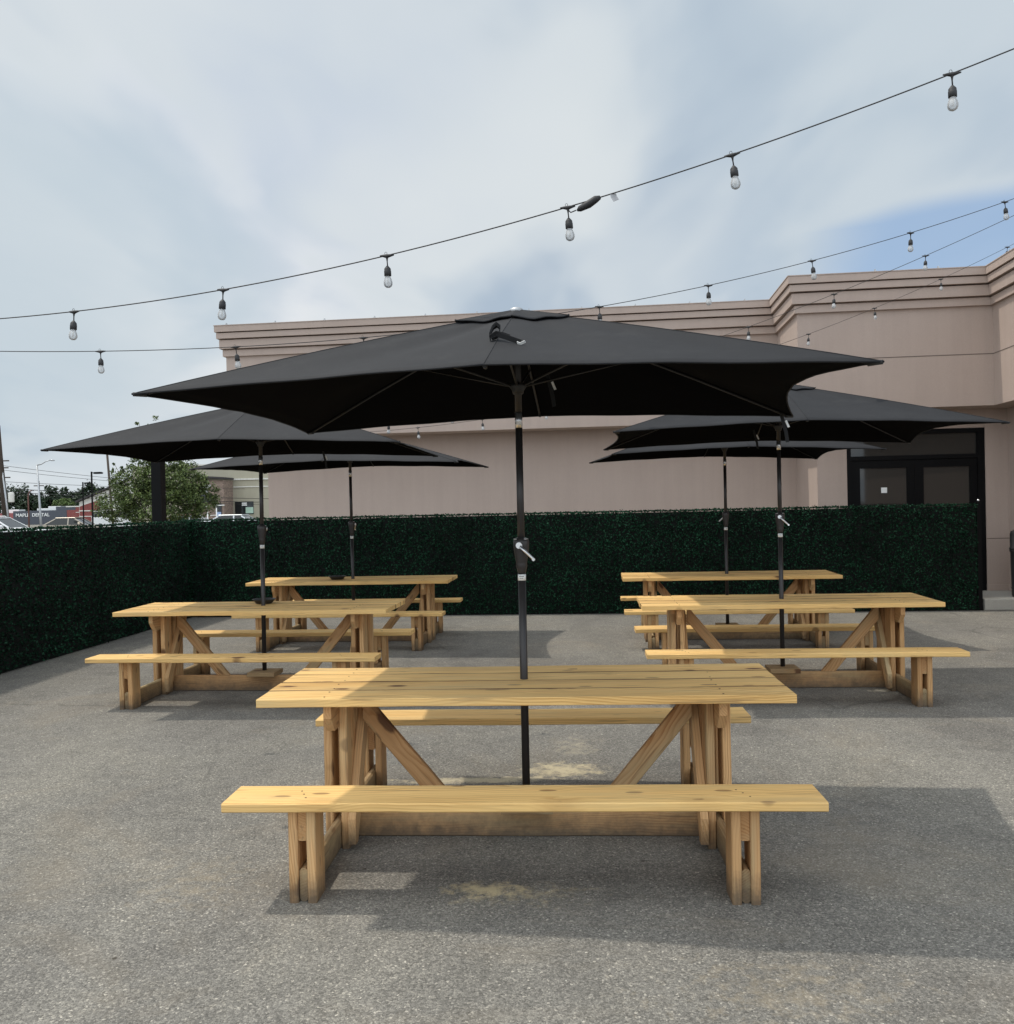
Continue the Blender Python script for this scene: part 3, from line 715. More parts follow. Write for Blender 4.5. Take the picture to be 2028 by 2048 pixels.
# ------------------------------------------------------------------ artificial hedge walls
def leaves_mesh(m, n, fn, size, seed):
    rnd = random.Random(seed); vs = []; fs = []
    for k in range(n):
        p, nrm = fn(rnd)
        d = Vector((rnd.gauss(0, 1), rnd.gauss(0, 1), rnd.gauss(0, 1))) + nrm * 0.9
        d.normalize(); q = Vector((rnd.gauss(0, 1), rnd.gauss(0, 1), rnd.gauss(0, 1))); q = (q - d * q.dot(d)).normalized(); r = d.cross(q)
        a = size * rnd.uniform(0.7, 1.25); b = a * 0.62; o = len(vs)
        vs += [p - q * a, p + r * b + d * a * 0.12, p + q * a, p - r * b + d * a * 0.12]; fs.append((o, o + 1, o + 2, o + 3))
    m.add(vs, fs, smooth=False)
def hedge_wall(name, A, B, H, dens, size, label, endpost=None):
    A = Vector(A); B = Vector(B); d = (B - A); Ln = d.length; an = math.atan2(d.y, d.x)
    root = empty(name, (A.x, A.y, 0), an, label, 'hedge wall')
    T = 0.10
    m = MB(); m.box((0, 0.015, 0.0), (Ln, T - .015, H - 0.03)); m.build('backing_panel', M['backing'], root)
    m = MB()
    rs = random.Random(5); bulge = [(rs.uniform(0, Ln), rs.uniform(0, H), rs.uniform(.2, .5), rs.uniform(-.01, .014)) for _ in range(60)]
    def front(r):
        x, z = r.uniform(0, Ln), r.uniform(0.02, H)
        dep = sum(w * math.exp(-((x - a) ** 2 + (z - b) ** 2) / (c * c)) for a, b, c, w in bulge[:14])
        seam = 0.012 if (x % 0.508) < 0.02 or (z % 0.508) < 0.02 else 0
        return Vector((x, -0.012 + dep - abs(r.gauss(0, 0.016)) + seam, z)), Vector((0, -1, 0))
    leaves_mesh(m, int(Ln * H * dens), front, size, 11)
    def top(r):
        return Vector((r.uniform(0, Ln), r.uniform(-0.03, T + .02), H - .014 + abs(r.gauss(0, 0.010)))), Vector((0, 0, 1))
    leaves_mesh(m, int(Ln * 0.15 * dens * 0.9), top, size, 12)
    def back(r):
        return Vector((r.uniform(0, Ln), T - .01 + abs(r.gauss(0, .012)), r.uniform(0, H))), Vector((0, 1, 0))
    leaves_mesh(m, int(Ln * H * 260), back, size * 2.2, 13)
    if endpost is not None:
        def endf(r): return Vector((Ln + abs(r.gauss(0, .008)), r.uniform(0, T), r.uniform(0, H))), Vector((1, 0, 0))
        leaves_mesh(m, 500, endf, size, 14)
    m.build('foliage', M['hedge'], root, fixn=False)
    npost = int(Ln // 2.4)
    for k in range(npost + 1):
        x = min(Ln - .05, k * 2.4 + .05); m = MB(); m.box((x - .025, T - .01, 0), (x + .025, T + .04, H - .05)); m.build('support_post', M['black'], root)
    if endpost is not None:
        m = MB(); m.box((Ln + 0.012, 0.0, 0), (Ln + 0.072, 0.06, H + 0.03), 0.003); ep = m.build('end_post', M['black'], root)
        m = MB(); m.lathe([(0, .03), (.014, .026), (.019, .012), (.016, 0), (0, -.002)], 12, (Ln + 0.045, 0.03, H + 0.035)); m.build('post_cap', M['silver'], ep)
    return root
hedge_wall('hedge_wall', (-5.05, 13.776), (6.60, 12.545), 1.505, 3300, 0.0160,
           'long dark green artificial hedge wall in front of the tan building', endpost=True)
hedge_wall('hedge_wall', (-5.80, 2.2), (-4.900, 13.78), 1.49, 2300, 0.0155,
           'dark green artificial hedge wall running along the left side of the patio')

# ------------------------------------------------------------------ tan store building
def bobj(m, name, mat, parent): return m.build(name, mat, parent)
store = empty('store_building', tuple(BO), BA, 'tan stucco store building with stepped cornice behind the hedge wall', 'building')
SOF = 2.94; TOP = 4.93
# outline of the upper mass in u,v (front line of the body), going left to right
def offs(o): return [(-9.50 + 0.0 - o, 9.0), (-9.50 - o, 1.70 - o), (0.14 - o, 1.70 - o), (0.14 - o, 0.14 - o), (2.92 - o, 0.14 - o), (2.92 - o, -7.0), (14, -7.0), (14, 9.0)]
def massing(name, o, z0, z1, mat=M['stucco']):
    m = MB(); m.prism(offs(o), z0, z1, 'z'); return bobj(m, name, mat, store)
massing('upper_wall', 0.0, SOF, TOP - 0.05)
# stepped cornice: four bands, each standing further out
for z0, z1, o in ((4.400, 4.510, 0.045), (4.532, 4.686, 0.088), (4.708, 4.806, 0.125), (4.824, TOP, 0.150)):
    massing('cornice_band', o, z0, z1)
massing('parapet_cap', 0.158, TOP + 0.001, TOP + 0.014, M['stucco'])
# control joint in the fascia
m = MB()
def strip(m, p, q, z, h=0.012, out=0.003):
    d = Vector((q[0] - p[0], q[1] - p[1], 0)).normalized(); n = Vector((d.y, -d.x, 0)) * out
    m.add([(p[0] + n.x, p[1] + n.y, z), (q[0] + n.x, q[1] + n.y, z), (q[0] + n.x, q[1] + n.y, z + h), (p[0] + n.x, p[1] + n.y, z + h),
           (p[0], p[1], z), (q[0], q[1], z), (q[0], q[1], z + h), (p[0], p[1], z + h)],
          [(0, 1, 2, 3), (4, 7, 6, 5), (0, 4, 5, 1), (3, 2, 6, 7), (0, 3, 7, 4), (1, 5, 6, 2)])
strip(m, (-9.50, 1.70), (0.14, 1.70), 3.69); strip(m, (0.143, 0.14), (2.917, 0.14), 3.69); strip(m, (0.14, 1.697), (0.14, 0.137), 3.69); strip(m, (2.92, 0.137), (2.92, -6.9), 3.69)
bobj(m, 'control_joint', M['joint'], store)
# lower walls, set back under the soffit, with the entrance opening left free
lw = MB()
lw.prism([(-9.0, 9), (-9.0, 2.28), (0.52, 2.28), (0.52, 0.71), (0.965, 0.71), (0.965, 9)], 0.10, SOF - .001, 'z')
lw.prism([(3.006, 9), (3.006, 0.71), (3.335, 0.71), (3.335, -6.9), (13.9, -6.9), (13.9, 9)], 0.10, SOF - .001, 'z')
lw.box((0.966, 1.2, 0.10), (3.005, 8.9, SOF - .001)); lw.box((0.966, 0.711, 2.66), (3.005, 1.199, SOF - .001))
bobj(lw, 'lower_wall', M['stucco'], store)
m = MB(); strip(m, (3.006, 0.71), (3.335, 0.71), 0.955, 0.010); strip(m, (3.335, 0.71), (3.335, -6.9), 0.955, 0.010)
bobj(m, 'control_joint', M['joint'], store)
m = MB(); m.prism([(3.0, 0.75), (3.0, 0.675), (3.30, 0.675), (3.30, -6.9), (3.36, -6.9), (3.36, 0.75)], 0.165, 0.255, 'z'); bobj(m, 'wall_base', M['stucco'], store)
# double door
door = MB()
y0, y1 = 0.74, 0.80
for a, b, c, d in ((0.968, 1.03, .162, 2.655), (2.90, 3.003, .162, 2.655)): door.box((a, y0 - .02, c), (b, y1 + .1, d))
door.box((1.03, y0 - .02, 2.59), (2.90, y1 + .1, 2.655)); door.box((1.03, y0 - .02, 2.20), (2.90, y1 + .1, 2.265)); door.box((1.03, y0, .1631), (2.90, y1 + .1, .18))
dr = door.build('entrance_door', M['black'], store)
m = MB(); m.box((1.03, y0 + .03, 2.265), (2.90, y0 + .04, 2.59)); m.build('transom_pane', M['pane'], dr)
for s, (a, b) in enumerate(((1.032, 1.974), (1.976, 2.898))):
    m = MB(); w = 0.135
    m.box((a, y0, .185), (a + w, y1, 2.195)); m.box((b - w * .8, y0, .185), (b, y1, 2.195)); m.box((a + w, y0, 2.075), (b - w * .8, y1, 2.195)); m.box((a + w, y0, .185), (b - w * .8, y1, .40)); m.box((a + w, y0, 1.10), (b - w * .8, y1, 1.16))
    m.build('door_leaf', M['black'], dr)
    m = MB(); m.box((a + w, y0 + .025, .40), (b - w * .8, y0 + .033, 1.10)); m.box((a + w, y0 + .025, 1.16), (b - w * .8, y0 + .033, 2.075)); m.build('glass_pane', M['pane'], dr)
    m = MB(); hx = b - 0.06 if s == 0 else a + 0.06
    m.tube([(hx, y0 - .045, 1.0), (hx, y0 - .045, 1.32)], 0.011, 10); m.tube([(hx, y0 - .045, 1.02), (hx, y0 + .002, 1.02)], 0.008, 8); m.tube([(hx, y0 - .045, 1.3), (hx, y0 + .002, 1.3)], 0.008, 8); m.build('door_handle', M['steel'], dr)
m = MB(); m.box((1.485, y0 + .019, 1.69), (1.572, y0 + .022, 1.775)); m.build('paper_notice', M['white'], dr)
# parapet clips
def clip(u, v):
    m = MB(); m.box((u - .018, v, TOP + .0141), (u + .018, v + .05, TOP + .035)); m.box((u - .006, v + .01, TOP + .0352), (u + .010, v + .04, TOP + .06)); m.build('parapet_clip', M['steel'], store)
for k in range(11): clip(-9.45 + 0.905 * k, 1.60)
for u in (0.36, 1.25, 2.14): clip(u, 0.04)
for k in range(4): clip(2.82, -0.7 - 0.9 * k)

# ------------------------------------------------------------------ litter bin
BP = Vector((7.47, 12.62, 0.164))
bn = empty('trash_bin', tuple(BP), BA, 'black trash bin with a white label on the sidewalk at the right edge', 'trash bin')
m = MB(); m.lathe([(0.0, 0.0), (0.285, 0.0), (0.30, 0.02), (0.30, 0.115), (0.308, 0.12), (0.308, 0.13), (0.30, 0.135), (0.31, 0.64), (0.322, 0.65), (0.322, 0.67), (0.31, 0.675)], 36); m.build('bin_body', M['plastic'], bn)
m = MB(); m.lathe([(0.31, 0.676), (0.325, 0.68), (0.325, 0.70), (0.313, 0.705), (0.313, 0.90), (0.30, 0.935), (0.27, 0.95), (0.0, 0.955)], 36); hood = m.build('bin_hood', M['plastic'], bn)
m = MB()
for k in range(6):
    a0, a1 = R(225 + k * 12), R(237 + k * 12)
    m.add([(0.3155 * math.cos(a), 0.3155 * math.sin(a), z) for a, z in ((a0, .745), (a1, .745), (a1, .895), (a0, .895))], [(0, 1, 2, 3)])
m.build('bin_opening', M['black'], hood)
m = MB()
for k in range(3):
    a0, a1 = R(203 + k * 7), R(210 + k * 7)
    m.add([(0.317 * math.cos(a), 0.317 * math.sin(a), z) for a, z in ((a0, .755), (a1, .755), (a1, .855), (a0, .855))], [(0, 1, 2, 3)])
m.build('bin_label', M['white'], hood)

# ------------------------------------------------------------------ corner post of the string lights
pm = empty('light_post', (-5.455, 13.98, 0), -0.1, 'thick black square post behind the hedge corner, in front of the tree', 'post')
m = MB(); m.box((-0.078, -0.078, 0), (0.078, 0.078, 2.88), 0.006); m.build('post_shaft', M['black'], pm)
m = MB(); m.box((-0.13, -0.13, 0), (0.13, 0.13, 0.02), 0.003); m.build('base_plate', M['black'], pm)
m = MB(); m.box((-0.085, -0.085, 2.881), (0.085, 0.085, 2.905), 0.004); m.build('post_cap', M['black'], pm)

# ------------------------------------------------------------------ string lights
def socket_mesh():
    m = MB()
    # moulded T on the cord, hanging loop, drop lead, socket
    m.tube([(-0.036, 0, 0), (-0.020, 0, -0.001), (0, 0, -0.004), (0.020, 0, -0.001), (0.036, 0, 0)], [0.003, 0.0065, 0.0105, 0.0065, 0.003], 8)
    m.tube([(0, 0, -0.006), (0, 0, -0.018), (0, 0, -0.030), (0.001, 0, -0.052)], [0.009, 0.0045, 0.0030, 0.0030], 8)
    m.tube([(-0.005 + 0.006 * math.cos(a), 0, 0.010 + 0.007 * math.sin(a)) for a in [R(-60 + 42 * k) for k in range(8)]], 0.0011, 5)
    m.lathe([(0.0, -0.048), (0.004, -0.050), (0.0125, -0.060), (0.0165, -0.066), (0.0165, -0.074), (0.0178, -0.076), (0.0178, -0.100), (0.0165, -0.101), (0.0, -0.101)], 14)
    me = m.build('bulb_socket', M['cord']); return me
def bulb_mesh():
    m = MB(); m.lathe([(0.0125, -0.1015), (0.0135, -0.106), (0.0185, -0.118), (0.0222, -0.131), (0.0218, -0.142), (0.0172, -0.152), (0.009, -0.1575), (0.0, -0.159)], 16)
    m.cur = 1; m.tube([(-0.0025, 0, -0.104), (-0.003, 0, -0.140)], 0.0013, 5); m.tube([(0.003, 0, -0.104), (0.0032, 0, -0.138)], 0.0013, 5)
    m.cur = 2; m.lathe([(0.0125, -0.1012), (0.0125, -0.1055), (0.006, -0.1065), (0, -0.1065)], 12)
    return m.build('glass_bulb', [M['bulb'], M['filament'], M['steel']])
SOCK = socket_mesh(); BULB = bulb_mesh(); BULB.parent = SOCK
first = [True]
def string(x0, y0, an, z0, z1, z2, ks, s_from, s_to, label, ends=None):
    def P(s): return Vector((x0 + s * math.cos(an), y0 + s * math.sin(an), z0 + z1 * s + z2 * s * s))
    root = empty('string_lights', tuple(P(ks[0])), 0, label, 'string lights', 'string lights over the patio')
    inv = -P(ks[0])
    n = 60; pts = [P(s_from + (s_to - s_from) * k / n) + inv for k in range(n + 1)]
    m = MB(); m.tube(pts, 0.0030, 6); m.build('cord', M['cord'], root)
    for s in ks:
        if first[0]: so = SOCK; bo = BULB; first[0] = False
        else:
            so = SOCK.copy(); COL.objects.link(so); bo = BULB.copy(); COL.objects.link(bo); bo.parent = so
        so.parent = root; so.location = P(s) + inv
        sl = z1 + 2 * z2 * s
        so.rotation_euler = (random.uniform(-.12, .12), random.uniform(-.10, .10) , an + random.uniform(-.1, .1))
    return root, P, inv
S = 0.914
r1, P1, i1 = string(-2.343, 4.883, -0.244, 2.742, 0.024, 0.030, [0, S, 2 * S, 3 * S, 4 * S - 0.158, 5 * S - 0.158], -1.6, 6.2,
       'nearest string of bulbs, crossing the whole sky with a taped connector at its middle')
r2, _, _ = string(-2.83, 6.27, 0.196, 2.774, 0.027, 0.022, [k * S for k in range(9)], -1.9, 9.4, 'second string of bulbs, passing low at the left and over the parapet at the right')
r3, _, _ = string(-1.521, 11.653, -0.351, 2.754, 0.081, 0.022, [k * S for k in range(-1, 9)], -2.6, 8.4, 'third string of bulbs, behind the nearest umbrella and rising over the building to the right')
r4, _, _ = string(-1.233, 12.6, -0.032, 2.751, 0.081, 0.024, [k * S for k in range(-3, 10)], -4.0, 8.9, 'farthest string of bulbs, hanging low before the building wall')
# taped connector and paper flag on the nearest string
s3 = 3 * S
m = MB(); c0 = P1(s3 + .045) + i1; c1 = P1(s3 + .155) + i1
m.tube([c0 + Vector((0, 0, -0.030)), c0 + Vector((.012, 0, -0.022)), (c0 + c1) / 2 + Vector((0, 0, -0.016)), c1 + Vector((-.02, 0, -0.008)), c1], [0.005, 0.014, 0.019, 0.017, 0.009], 8)
m.tube([P1(s3) + i1 + Vector((0, 0, -0.012)), P1(s3) + i1 + Vector((.014, 0, -0.026)), c0 + Vector((-.005, 0, -0.028))], 0.003, 6)
m.tube([c0 + Vector((0, 0, -0.028)), c0 + Vector((.03, 0, -0.002)), c1 + Vector((-.02, 0, 0.004))], 0.0028, 6)
m.build('plug_connector', M['cord'], r1)
m = MB(); f0 = P1(s3 + .205) + i1
ribbon(m, [f0 + Vector((0.010, 0, 0)), f0 + Vector((0.014, -.003, -0.016)), f0 + Vector((0.024, -.008, -0.034))], 0.030, (1, 0.2, 0.25), 0.0006); m.build('paper_flag', M['paper'], r1)

# ------------------------------------------------------------------ trees
def blob_tree(name, loc, crown, n, size, mat, label, group=None, trunk_h=1.6, trunk_r=0.09, limbs=10, seed=1, cat='tree', sky=0.0):
    """crown: list of (x,y,z,rx,ry,rz) lobes relative to loc"""
    rnd = random.Random(seed); root = empty(name, loc, 0, label, cat, group)
    m = MB(); top = max(c[2] for c in crown)
    m.tube([(0, 0, 0), (0.03, 0, trunk_h * .5), (0, .02, trunk_h), (0.05, 0, top)], [trunk_r * 1.2, trunk_r, trunk_r * .8, trunk_r * .25], 10)
    for k in range(limbs):
        c = crown[k % len(crown)]; z0 = rnd.uniform(trunk_h * .5, max(trunk_h, top * .75))
        e = Vector((c[0] + rnd.uniform(-.7, .7) * c[3], c[1] + rnd.uniform(-.7, .7) * c[4], c[2] + rnd.uniform(-.2, .85) * c[5])); s0 = Vector((0, 0, min(z0, e.z * .8)))
        mid = (s0 + e) / 2 + Vector((0, 0, -.1 * (e - s0).length)); m.tube([s0, mid, e], [trunk_r * .45, trunk_r * .28, trunk_r * .1], 6)
    m.build('trunk', M['bark'], root)
    # clumps of leaves spread through the lobes
    clumps = []
    vol = [c[3] * c[4] * c[5] for c in crown]
    for k in range(max(24, n // 38)):
        c = rnd.choices(crown, vol)[0]
        while True:
            d = Vector((rnd.uniform(-1, 1), rnd.uniform(-1, 1), rnd.uniform(-1, 1)))
            if d.length <= 1: break
        d = d.normalized() * (d.length ** 0.55)
        cs = min(c[3], c[5]) * rnd.uniform(.16, .36)
        clumps.append((Vector((c[0] + d.x * c[3], c[1] + d.y * c[4], c[2] + d.z * c[5])), cs, d))
    def fn(r):
        p, cs, d = r.choice(clumps)
        q = Vector((r.gauss(0, .5), r.gauss(0, .5), r.gauss(0, .42))) * cs
        return p + q, (d + Vector((0, 0, .4)))
    m = MB(); leaves_mesh(m, n, fn, size, seed + 3); m.build('crown', mat, root, fixn=False)
    return root
blob_tree('lot_tree', (-13.75, 35, 0),
          [(-1.55, 0, 1.9, .75, .9, .65), (-1.0, .1, 2.55, .8, .9, .8), (-0.35, .2, 3.3, .75, .9, .9), (0.45, 0, 3.0, .8, 1, 1.0), (1.15, 0, 2.7, .8, .9, .9), (1.7, .1, 2.2, .65, .8, .8), (0.2, 0, 1.9, 1.7, 1.1, .8), (-1.5, 0, 3.2, .22, .3, .6),
           (-0.80, 0, 4.5, .24, .2, .85), (0.0, 0, 4.5, .34, .3, .95), (0.75, .1, 3.9, .35, .4, .6)],
          27000, 0.046, M['leaf'], 'leafy green tree in the parking lot behind the thick black post', limbs=20, trunk_h=1.3, trunk_r=.07, seed=4)
far = [(-129.5, 235, 8.0, 5.6, 'dark green tree at the far left edge behind the utility pole', 1), (-122.5, 232, 5.6, 4.6, 'low dark tree left of the silver street light', 2),
       (-116.8, 230, 7.5, 4.2, 'tall dark tree right behind the white roof units', 5), (-112.0, 231, 6.3, 4.2, 'dark tree between the white roof units and the small lot lamp', 6),
       (-106.6, 229, 7.9, 3.4, 'dark tree rising left of the gabled building', 7)]
for x, y, z, r, lab, sd_ in far:
    blob_tree('far_tree', (x, y, 0), [(0, 0, z * .62, r, 3, z * .55), (r * .4, 0, z * .8, r * .5, 2.5, z * .38), (-r * .45, 0, z * .7, r * .5, 2.5, z * .35)], 3400, 0.34, M['leafdark'], lab, 'dark trees beyond the street', trunk_h=3, trunk_r=.3, seed=sd_, limbs=6)
blob_tree('pale_tree', (-97.4, 196, 0), [(0, 0, 3.9, 2.7, 2.0, .9), (0.5, 0, 4.5, 1.4, 1.5, .7)], 2600, 0.26, M['leaflight'], 'pale green low tree crown just above the flat roof units', trunk_h=3, trunk_r=.25, seed=9)

# ------------------------------------------------------------------ tan building with a stone tower, far left of centre
tb = empty('shop_building', (-24.5, 80, 0), 0, 'olive tan shop with a stone tower and dark window, far beyond the lot tree', 'building')
m = MB(); m.box((-9, 0, 0), (12, 10, 5.74)); w_ = m.build('shop_wall', M['tan'], tb)
m = MB(); m.box((0.0, -.12, 4.38), (12, -.001, 4.50)); m.box((0.0, -.06, 3.72), (12, -.001, 3.80)); m.box((-9.1, -.15, 5.741), (12.1, 10, 5.86)); m.build('trim_band', M['cream'], tb)
m = MB(); m.box((-3.2, -2.6, 0), (-0.05, -.001, 4.3)); m.build('stone_tower', M['stone'], tb)
m = MB(); m.add([(-3.6, -3.0, 4.66), (0.10, -3.0, 4.40), (0.10, -0.13, 4.40), (-3.6, -.13, 4.66), (-3.6, -3.0, 4.82), (0.10, -3.0, 4.56), (0.10, -.13, 4.56), (-3.6, -.13, 4.82)], [(0, 1, 2, 3), (4, 7, 6, 5), (0, 4, 5, 1), (1, 5, 6, 2), (2, 6, 7, 3), (3, 7, 4, 0)])
m.build('tower_roof', M['roof'], tb)
m = MB(); m.box((0.12, -.06, 1.30), (1.78, -.002, 2.44)); wf = m.build('shop_window', M['darkpane'], tb)
m = MB(); m.box((.75, -.09, 2.22), (1.2, -.061, 2.34)); m.box((.75, -.09, 2.06), (1.2, -.061, 2.18)); m.build('window_sign', M['white'], wf)
m = MB(); m.box((1.08, -.09, 1.38), (1.76, -.061, 1.92)); m.build('window_poster', M['green_lit'], wf)
m = MB(); m.box((-.72, -2.68, 0), (-.26, -2.601, 2.30)); dd = m.build('shop_door', M['darkpane'], tb)
m = MB(); m.box((-.70, -2.72, 1.10), (-.30, -2.681, 1.55)); m.build('door_poster', simple('pale_blue_poster', (0.35, .45, .65), .6), dd)
m = MB(); m.box((-3.15, -3.3, 2.40), (-1.0, -2.601, 3.05)); m.build('awning', simple('grey_awning', (0.05, 0.052, 0.06), .8), tb)
cu = bpy.data.curves.new('sign_letter', 'FONT'); cu.body = 'w'; cu.size = 1.15; cu.extrude = 0.04; cu.offset = 0.03
tmp = bpy.data.objects.new('tmp', cu); COL.objects.link(tmp)
def text_mesh(body, size, ext, mat, parent, loc, rot=(math.pi / 2, 0, 0), name='sign_lettering', off=0.0, align='LEFT'):
    cu = bpy.data.curves.new(name, 'FONT'); cu.body = body; cu.size = size; cu.extrude = ext; cu.offset = off; cu.align_x = align
    ob = bpy.data.objects.new(name + '_curve', cu); COL.objects.link(ob)
    dg = bpy.context.evaluated_depsgraph_get(); dg.update(); me = bpy.data.meshes.new_from_object(ob.evaluated_get(dg))
    bpy.data.objects.remove(ob); o = bpy.data.objects.new(name, me); me.materials.clear(); me.materials.append(mat); COL.objects.link(o)
    o.parent = parent; o.location = loc; o.rotation_euler = rot; return o
bpy.data.objects.remove(tmp)
text_mesh('w', 1.35, 0.05, M['white'], tb, (-2.15, -2.68, 3.30), off=0.03)

# ------------------------------------------------------------------ dental office, brick wing and gabled building
db_ = empty('dental_office', (-78.5, 150, 0), 0.0, 'grey and red flat-roofed dental office with white lettering, far left', 'building')
m = MB(); m.box((-4.6, 0, 0), (4.4, 12, 2.35)); m.box((2.6, 0.05, 2.351), (5.9, 9, 2.98)); m.build('front_wall', M['siding'], db_)
m = MB(); m.box((4.401, .06, 0), (9.4, 12, 2.84)); m.build('brick_wing', M['brick'], db_)
m = MB(); m.box((-13, .02, 1.05), (-4.601, 10, 2.02)); m.build('red_fascia', M['redpanel'], db_)
m = MB(); m.box((-13, .4, 0), (-4.601, 10, 1.049)); m.build('lower_wall', M['siding'], db_)
m = MB(); m.box((4.3, -.04, 2.841), (9.4, 12, 3.02)); m.box((5.95, -.04, 1.88), (9.6, .059, 1.98)); m.build('trim_band', M['cream'], db_)
for k, (a, b, z0, z1) in enumerate(((-1.6, .3, 2.36, 2.72), (.32, 2.5, 2.36, 3.05), (-6.6, -4.7, 2.03, 2.62))):
    m = MB(); m.box((a, 2, z0), (b, 4, z1), .03); m.build('roof_unit', M['white'], db_)
text_mesh('MAPLE  DENTAL', 0.78, 0.03, M['white'], db_, (-4.15, -.05, 1.38), off=0.012)
gb = empty('gabled_building', (-50.0, 110, 0), 0.15, 'brick building with a cream gable, partly behind the lot tree', 'building')
m = MB(); m.prism([(-2.6, 0), (14, 0), (14, 3.2), (5.5, 6.6), (-2.6, 3.1)], 0, 12, 'y'); m.build('gable_wall', M['cream'], gb)
m = MB(); m.prism([(-2.55, 0), (-.2, 0), (-.2, 3.35), (-2.55, 2.55)], -.05, -.001, 'y'); m.build('brick_facing', M['brick'], gb)
m = MB(); m.prism([(-2.9, 3.05), (5.5, 6.68), (5.5, 6.88), (-2.9, 3.25)], -.5, 12, 'y'); m.prism([(5.501, 6.68), (14.3, 3.2), (14.3, 3.4), (5.501, 6.88)], -.5, 12, 'y'); m.build('roof', M['roof'], gb)
m = MB(); m.box((-2.62, -.1, 1.95), (-.15, -.051, 2.08)); m.box((-2.62, -.1, 1.28), (-.15, -.051, 1.38)); m.build('trim_band', M['cream'], gb)

# ------------------------------------------------------------------ street furniture beyond the hedge
def street_light():
    r = empty('street_light', (-31.5, 60, 0), 0.0, 'tall silver street light with a curved arm, in front of the lettered office', 'street light')
    m = MB(); m.tube([(0.15, 0, 0), (0.10, 0, 1.6), (-0.05, 0, 5.0)], [0.085, .075, .045], 12); m.build('pole', M['steel'], r)
    m = MB(); m.tube([(-0.05, 0, 4.98), (0.25, 0, 5.05), (0.55, 0, 5.22), (0.85, 0, 5.30)], [.045, .04, .035, .03], 8); m.build('arm', M['steel'], r)
    m = MB(); m.tube([(0.82, 0, 5.31), (0.95, 0, 5.30), (1.15, 0, 5.27)], [.035, .06, .03], 8); m.build('lamp_head', M['steel'], r)
street_light()
def lot_light(loc, h, label):
    r = empty('lot_light', loc, 0, label, 'lot light', 'dark lot lights with flat heads')
    m = MB(); m.box((-.032, -.032, 0), (.032, .032, h)); m.build('pole', M['black'], r)
    m = MB(); m.box((.051, -.02, h - .08), (.14, .02, h - .04)); m.prism([(.14, h - .12), (.50, h - .12), (.55, h - .07), (.48, h - .02), (.16, h - .03)], -.12, .12, 'y'); m.build('lamp_head', M['black'], r)
lot_light((-20.92, 45, 0), 3.76, 'taller dark lot light left of the tree')
lot_light((-28.50, 60, 0), 3.78, 'smaller farther lot light between the street light and the tree')
tp = empty('utility_pole', (-25.2, 57, 0), 0, 'slim dark leaning pole beside the left of the tree', 'utility pole')
m = MB(); m.tube([(0.05, 0, 0), (-.28, 0, 5.6)], [.09, .07], 8); m.build('pole', M['bark'], tp)
# utility poles and wires
up1 = empty('utility_pole', (-30.9, 55, 0), 0, 'leaning wooden utility pole with a pale transformer at the left edge', 'utility pole')
m = MB(); m.tube([(0.1, 0, 0), (-.30, 0, 5.2), (-.38, 0, 7.2)], [.2, .17, .14], 10); m.build('pole', M['bark'], up1)
m = MB(); m.tube([(.28, -.1, 0), (.10, -.1, 2.4), (-.22, -.05, 5.0)], .06, 8); m.build('conduit', M['steel'], up1)
m = MB(); m.lathe([(0, 2.45), (.16, 2.45), (.17, 2.5), (.17, 3.0), (.14, 3.06), (0, 3.08)], 14, (.34, 0, 0)); m.build('transformer', M['cream'], up1)
for z, w in ((4.98, .55), (4.55, .5), (3.95, .6)):
    m = MB(); m.box((-.3 - w, -.05, z), (-.3 + w, .05, z + .07)); m.build('crossarm', M['bark'], up1)
up2 = empty('utility_pole', (-62.8, 120, 0), 0, 'thin distant utility pole before the dark trees', 'utility pole')
m = MB(); m.tube([(0, 0, 0), (-.15, 0, 6.2)], [.16, .12], 8); m.build('pole', M['bark'], up2)
m = MB(); m.box((-.8, -.05, 5.5), (.55, .05, 5.62)); m.build('crossarm', M['bark'], up2)
cp = empty('short_street_lamp', (-35.4, 66, 0), 0, 'short brown curved-top lamp pole beside the utility pole', 'street light')
m = MB(); m.tube([(0, 0, 0), (-.02, 0, 3.0), (0.02, 0, 3.25), (.14, 0, 3.42), (.3, 0, 3.46)], [.06, .05, .045, .04, .035], 8); m.build('pole', simple('rusty_pole', (0.16, .075, .06), .8), cp)
m = MB(); m.tube([(.28, 0, 3.46), (.42, 0, 3.44)], [.05, .035], 8); m.build('lamp_head', M['steel'], cp)
def wire(a, b, sag, r, label):
    m = MB(); pts = []
    for k in range(25):
        t = k / 24; p = Vector(a).lerp(Vector(b), t); p.z -= sag * 4 * t * (1 - t); pts.append(p)
    m.tube(pts, r, 5); tag(m.build('power_line', M['cord']), label, 'power line', 'power lines above the street')
WL = [((-36, 55, 5.55), (-26.0, 75, 3.9), .25, 'highest power line, fading behind the left umbrella tip'), ((-36, 55, 5.2), (-25.5, 75, 3.7), .25, 'second power line from the top at the left edge'),
      ((-36, 55, 4.15), (-22, 75, 3.45), .2, 'middle power line crossing the street light arm'), ((-36, 55, 3.75), (-20, 80, 2.6), .2, 'thick lower power line running to the lot lights'),
      ((-36, 55, 3.58), (-22, 80, 2.35), .2, 'lower power line just under the thick one'), ((-36, 55, 3.44), (-22, 80, 2.15), .2, 'lowest power line above the dark trees')]
for a, b, sg_, lab in WL: wire(a, b, sg_, 0.022 if 'thick' in lab else 0.014, lab)

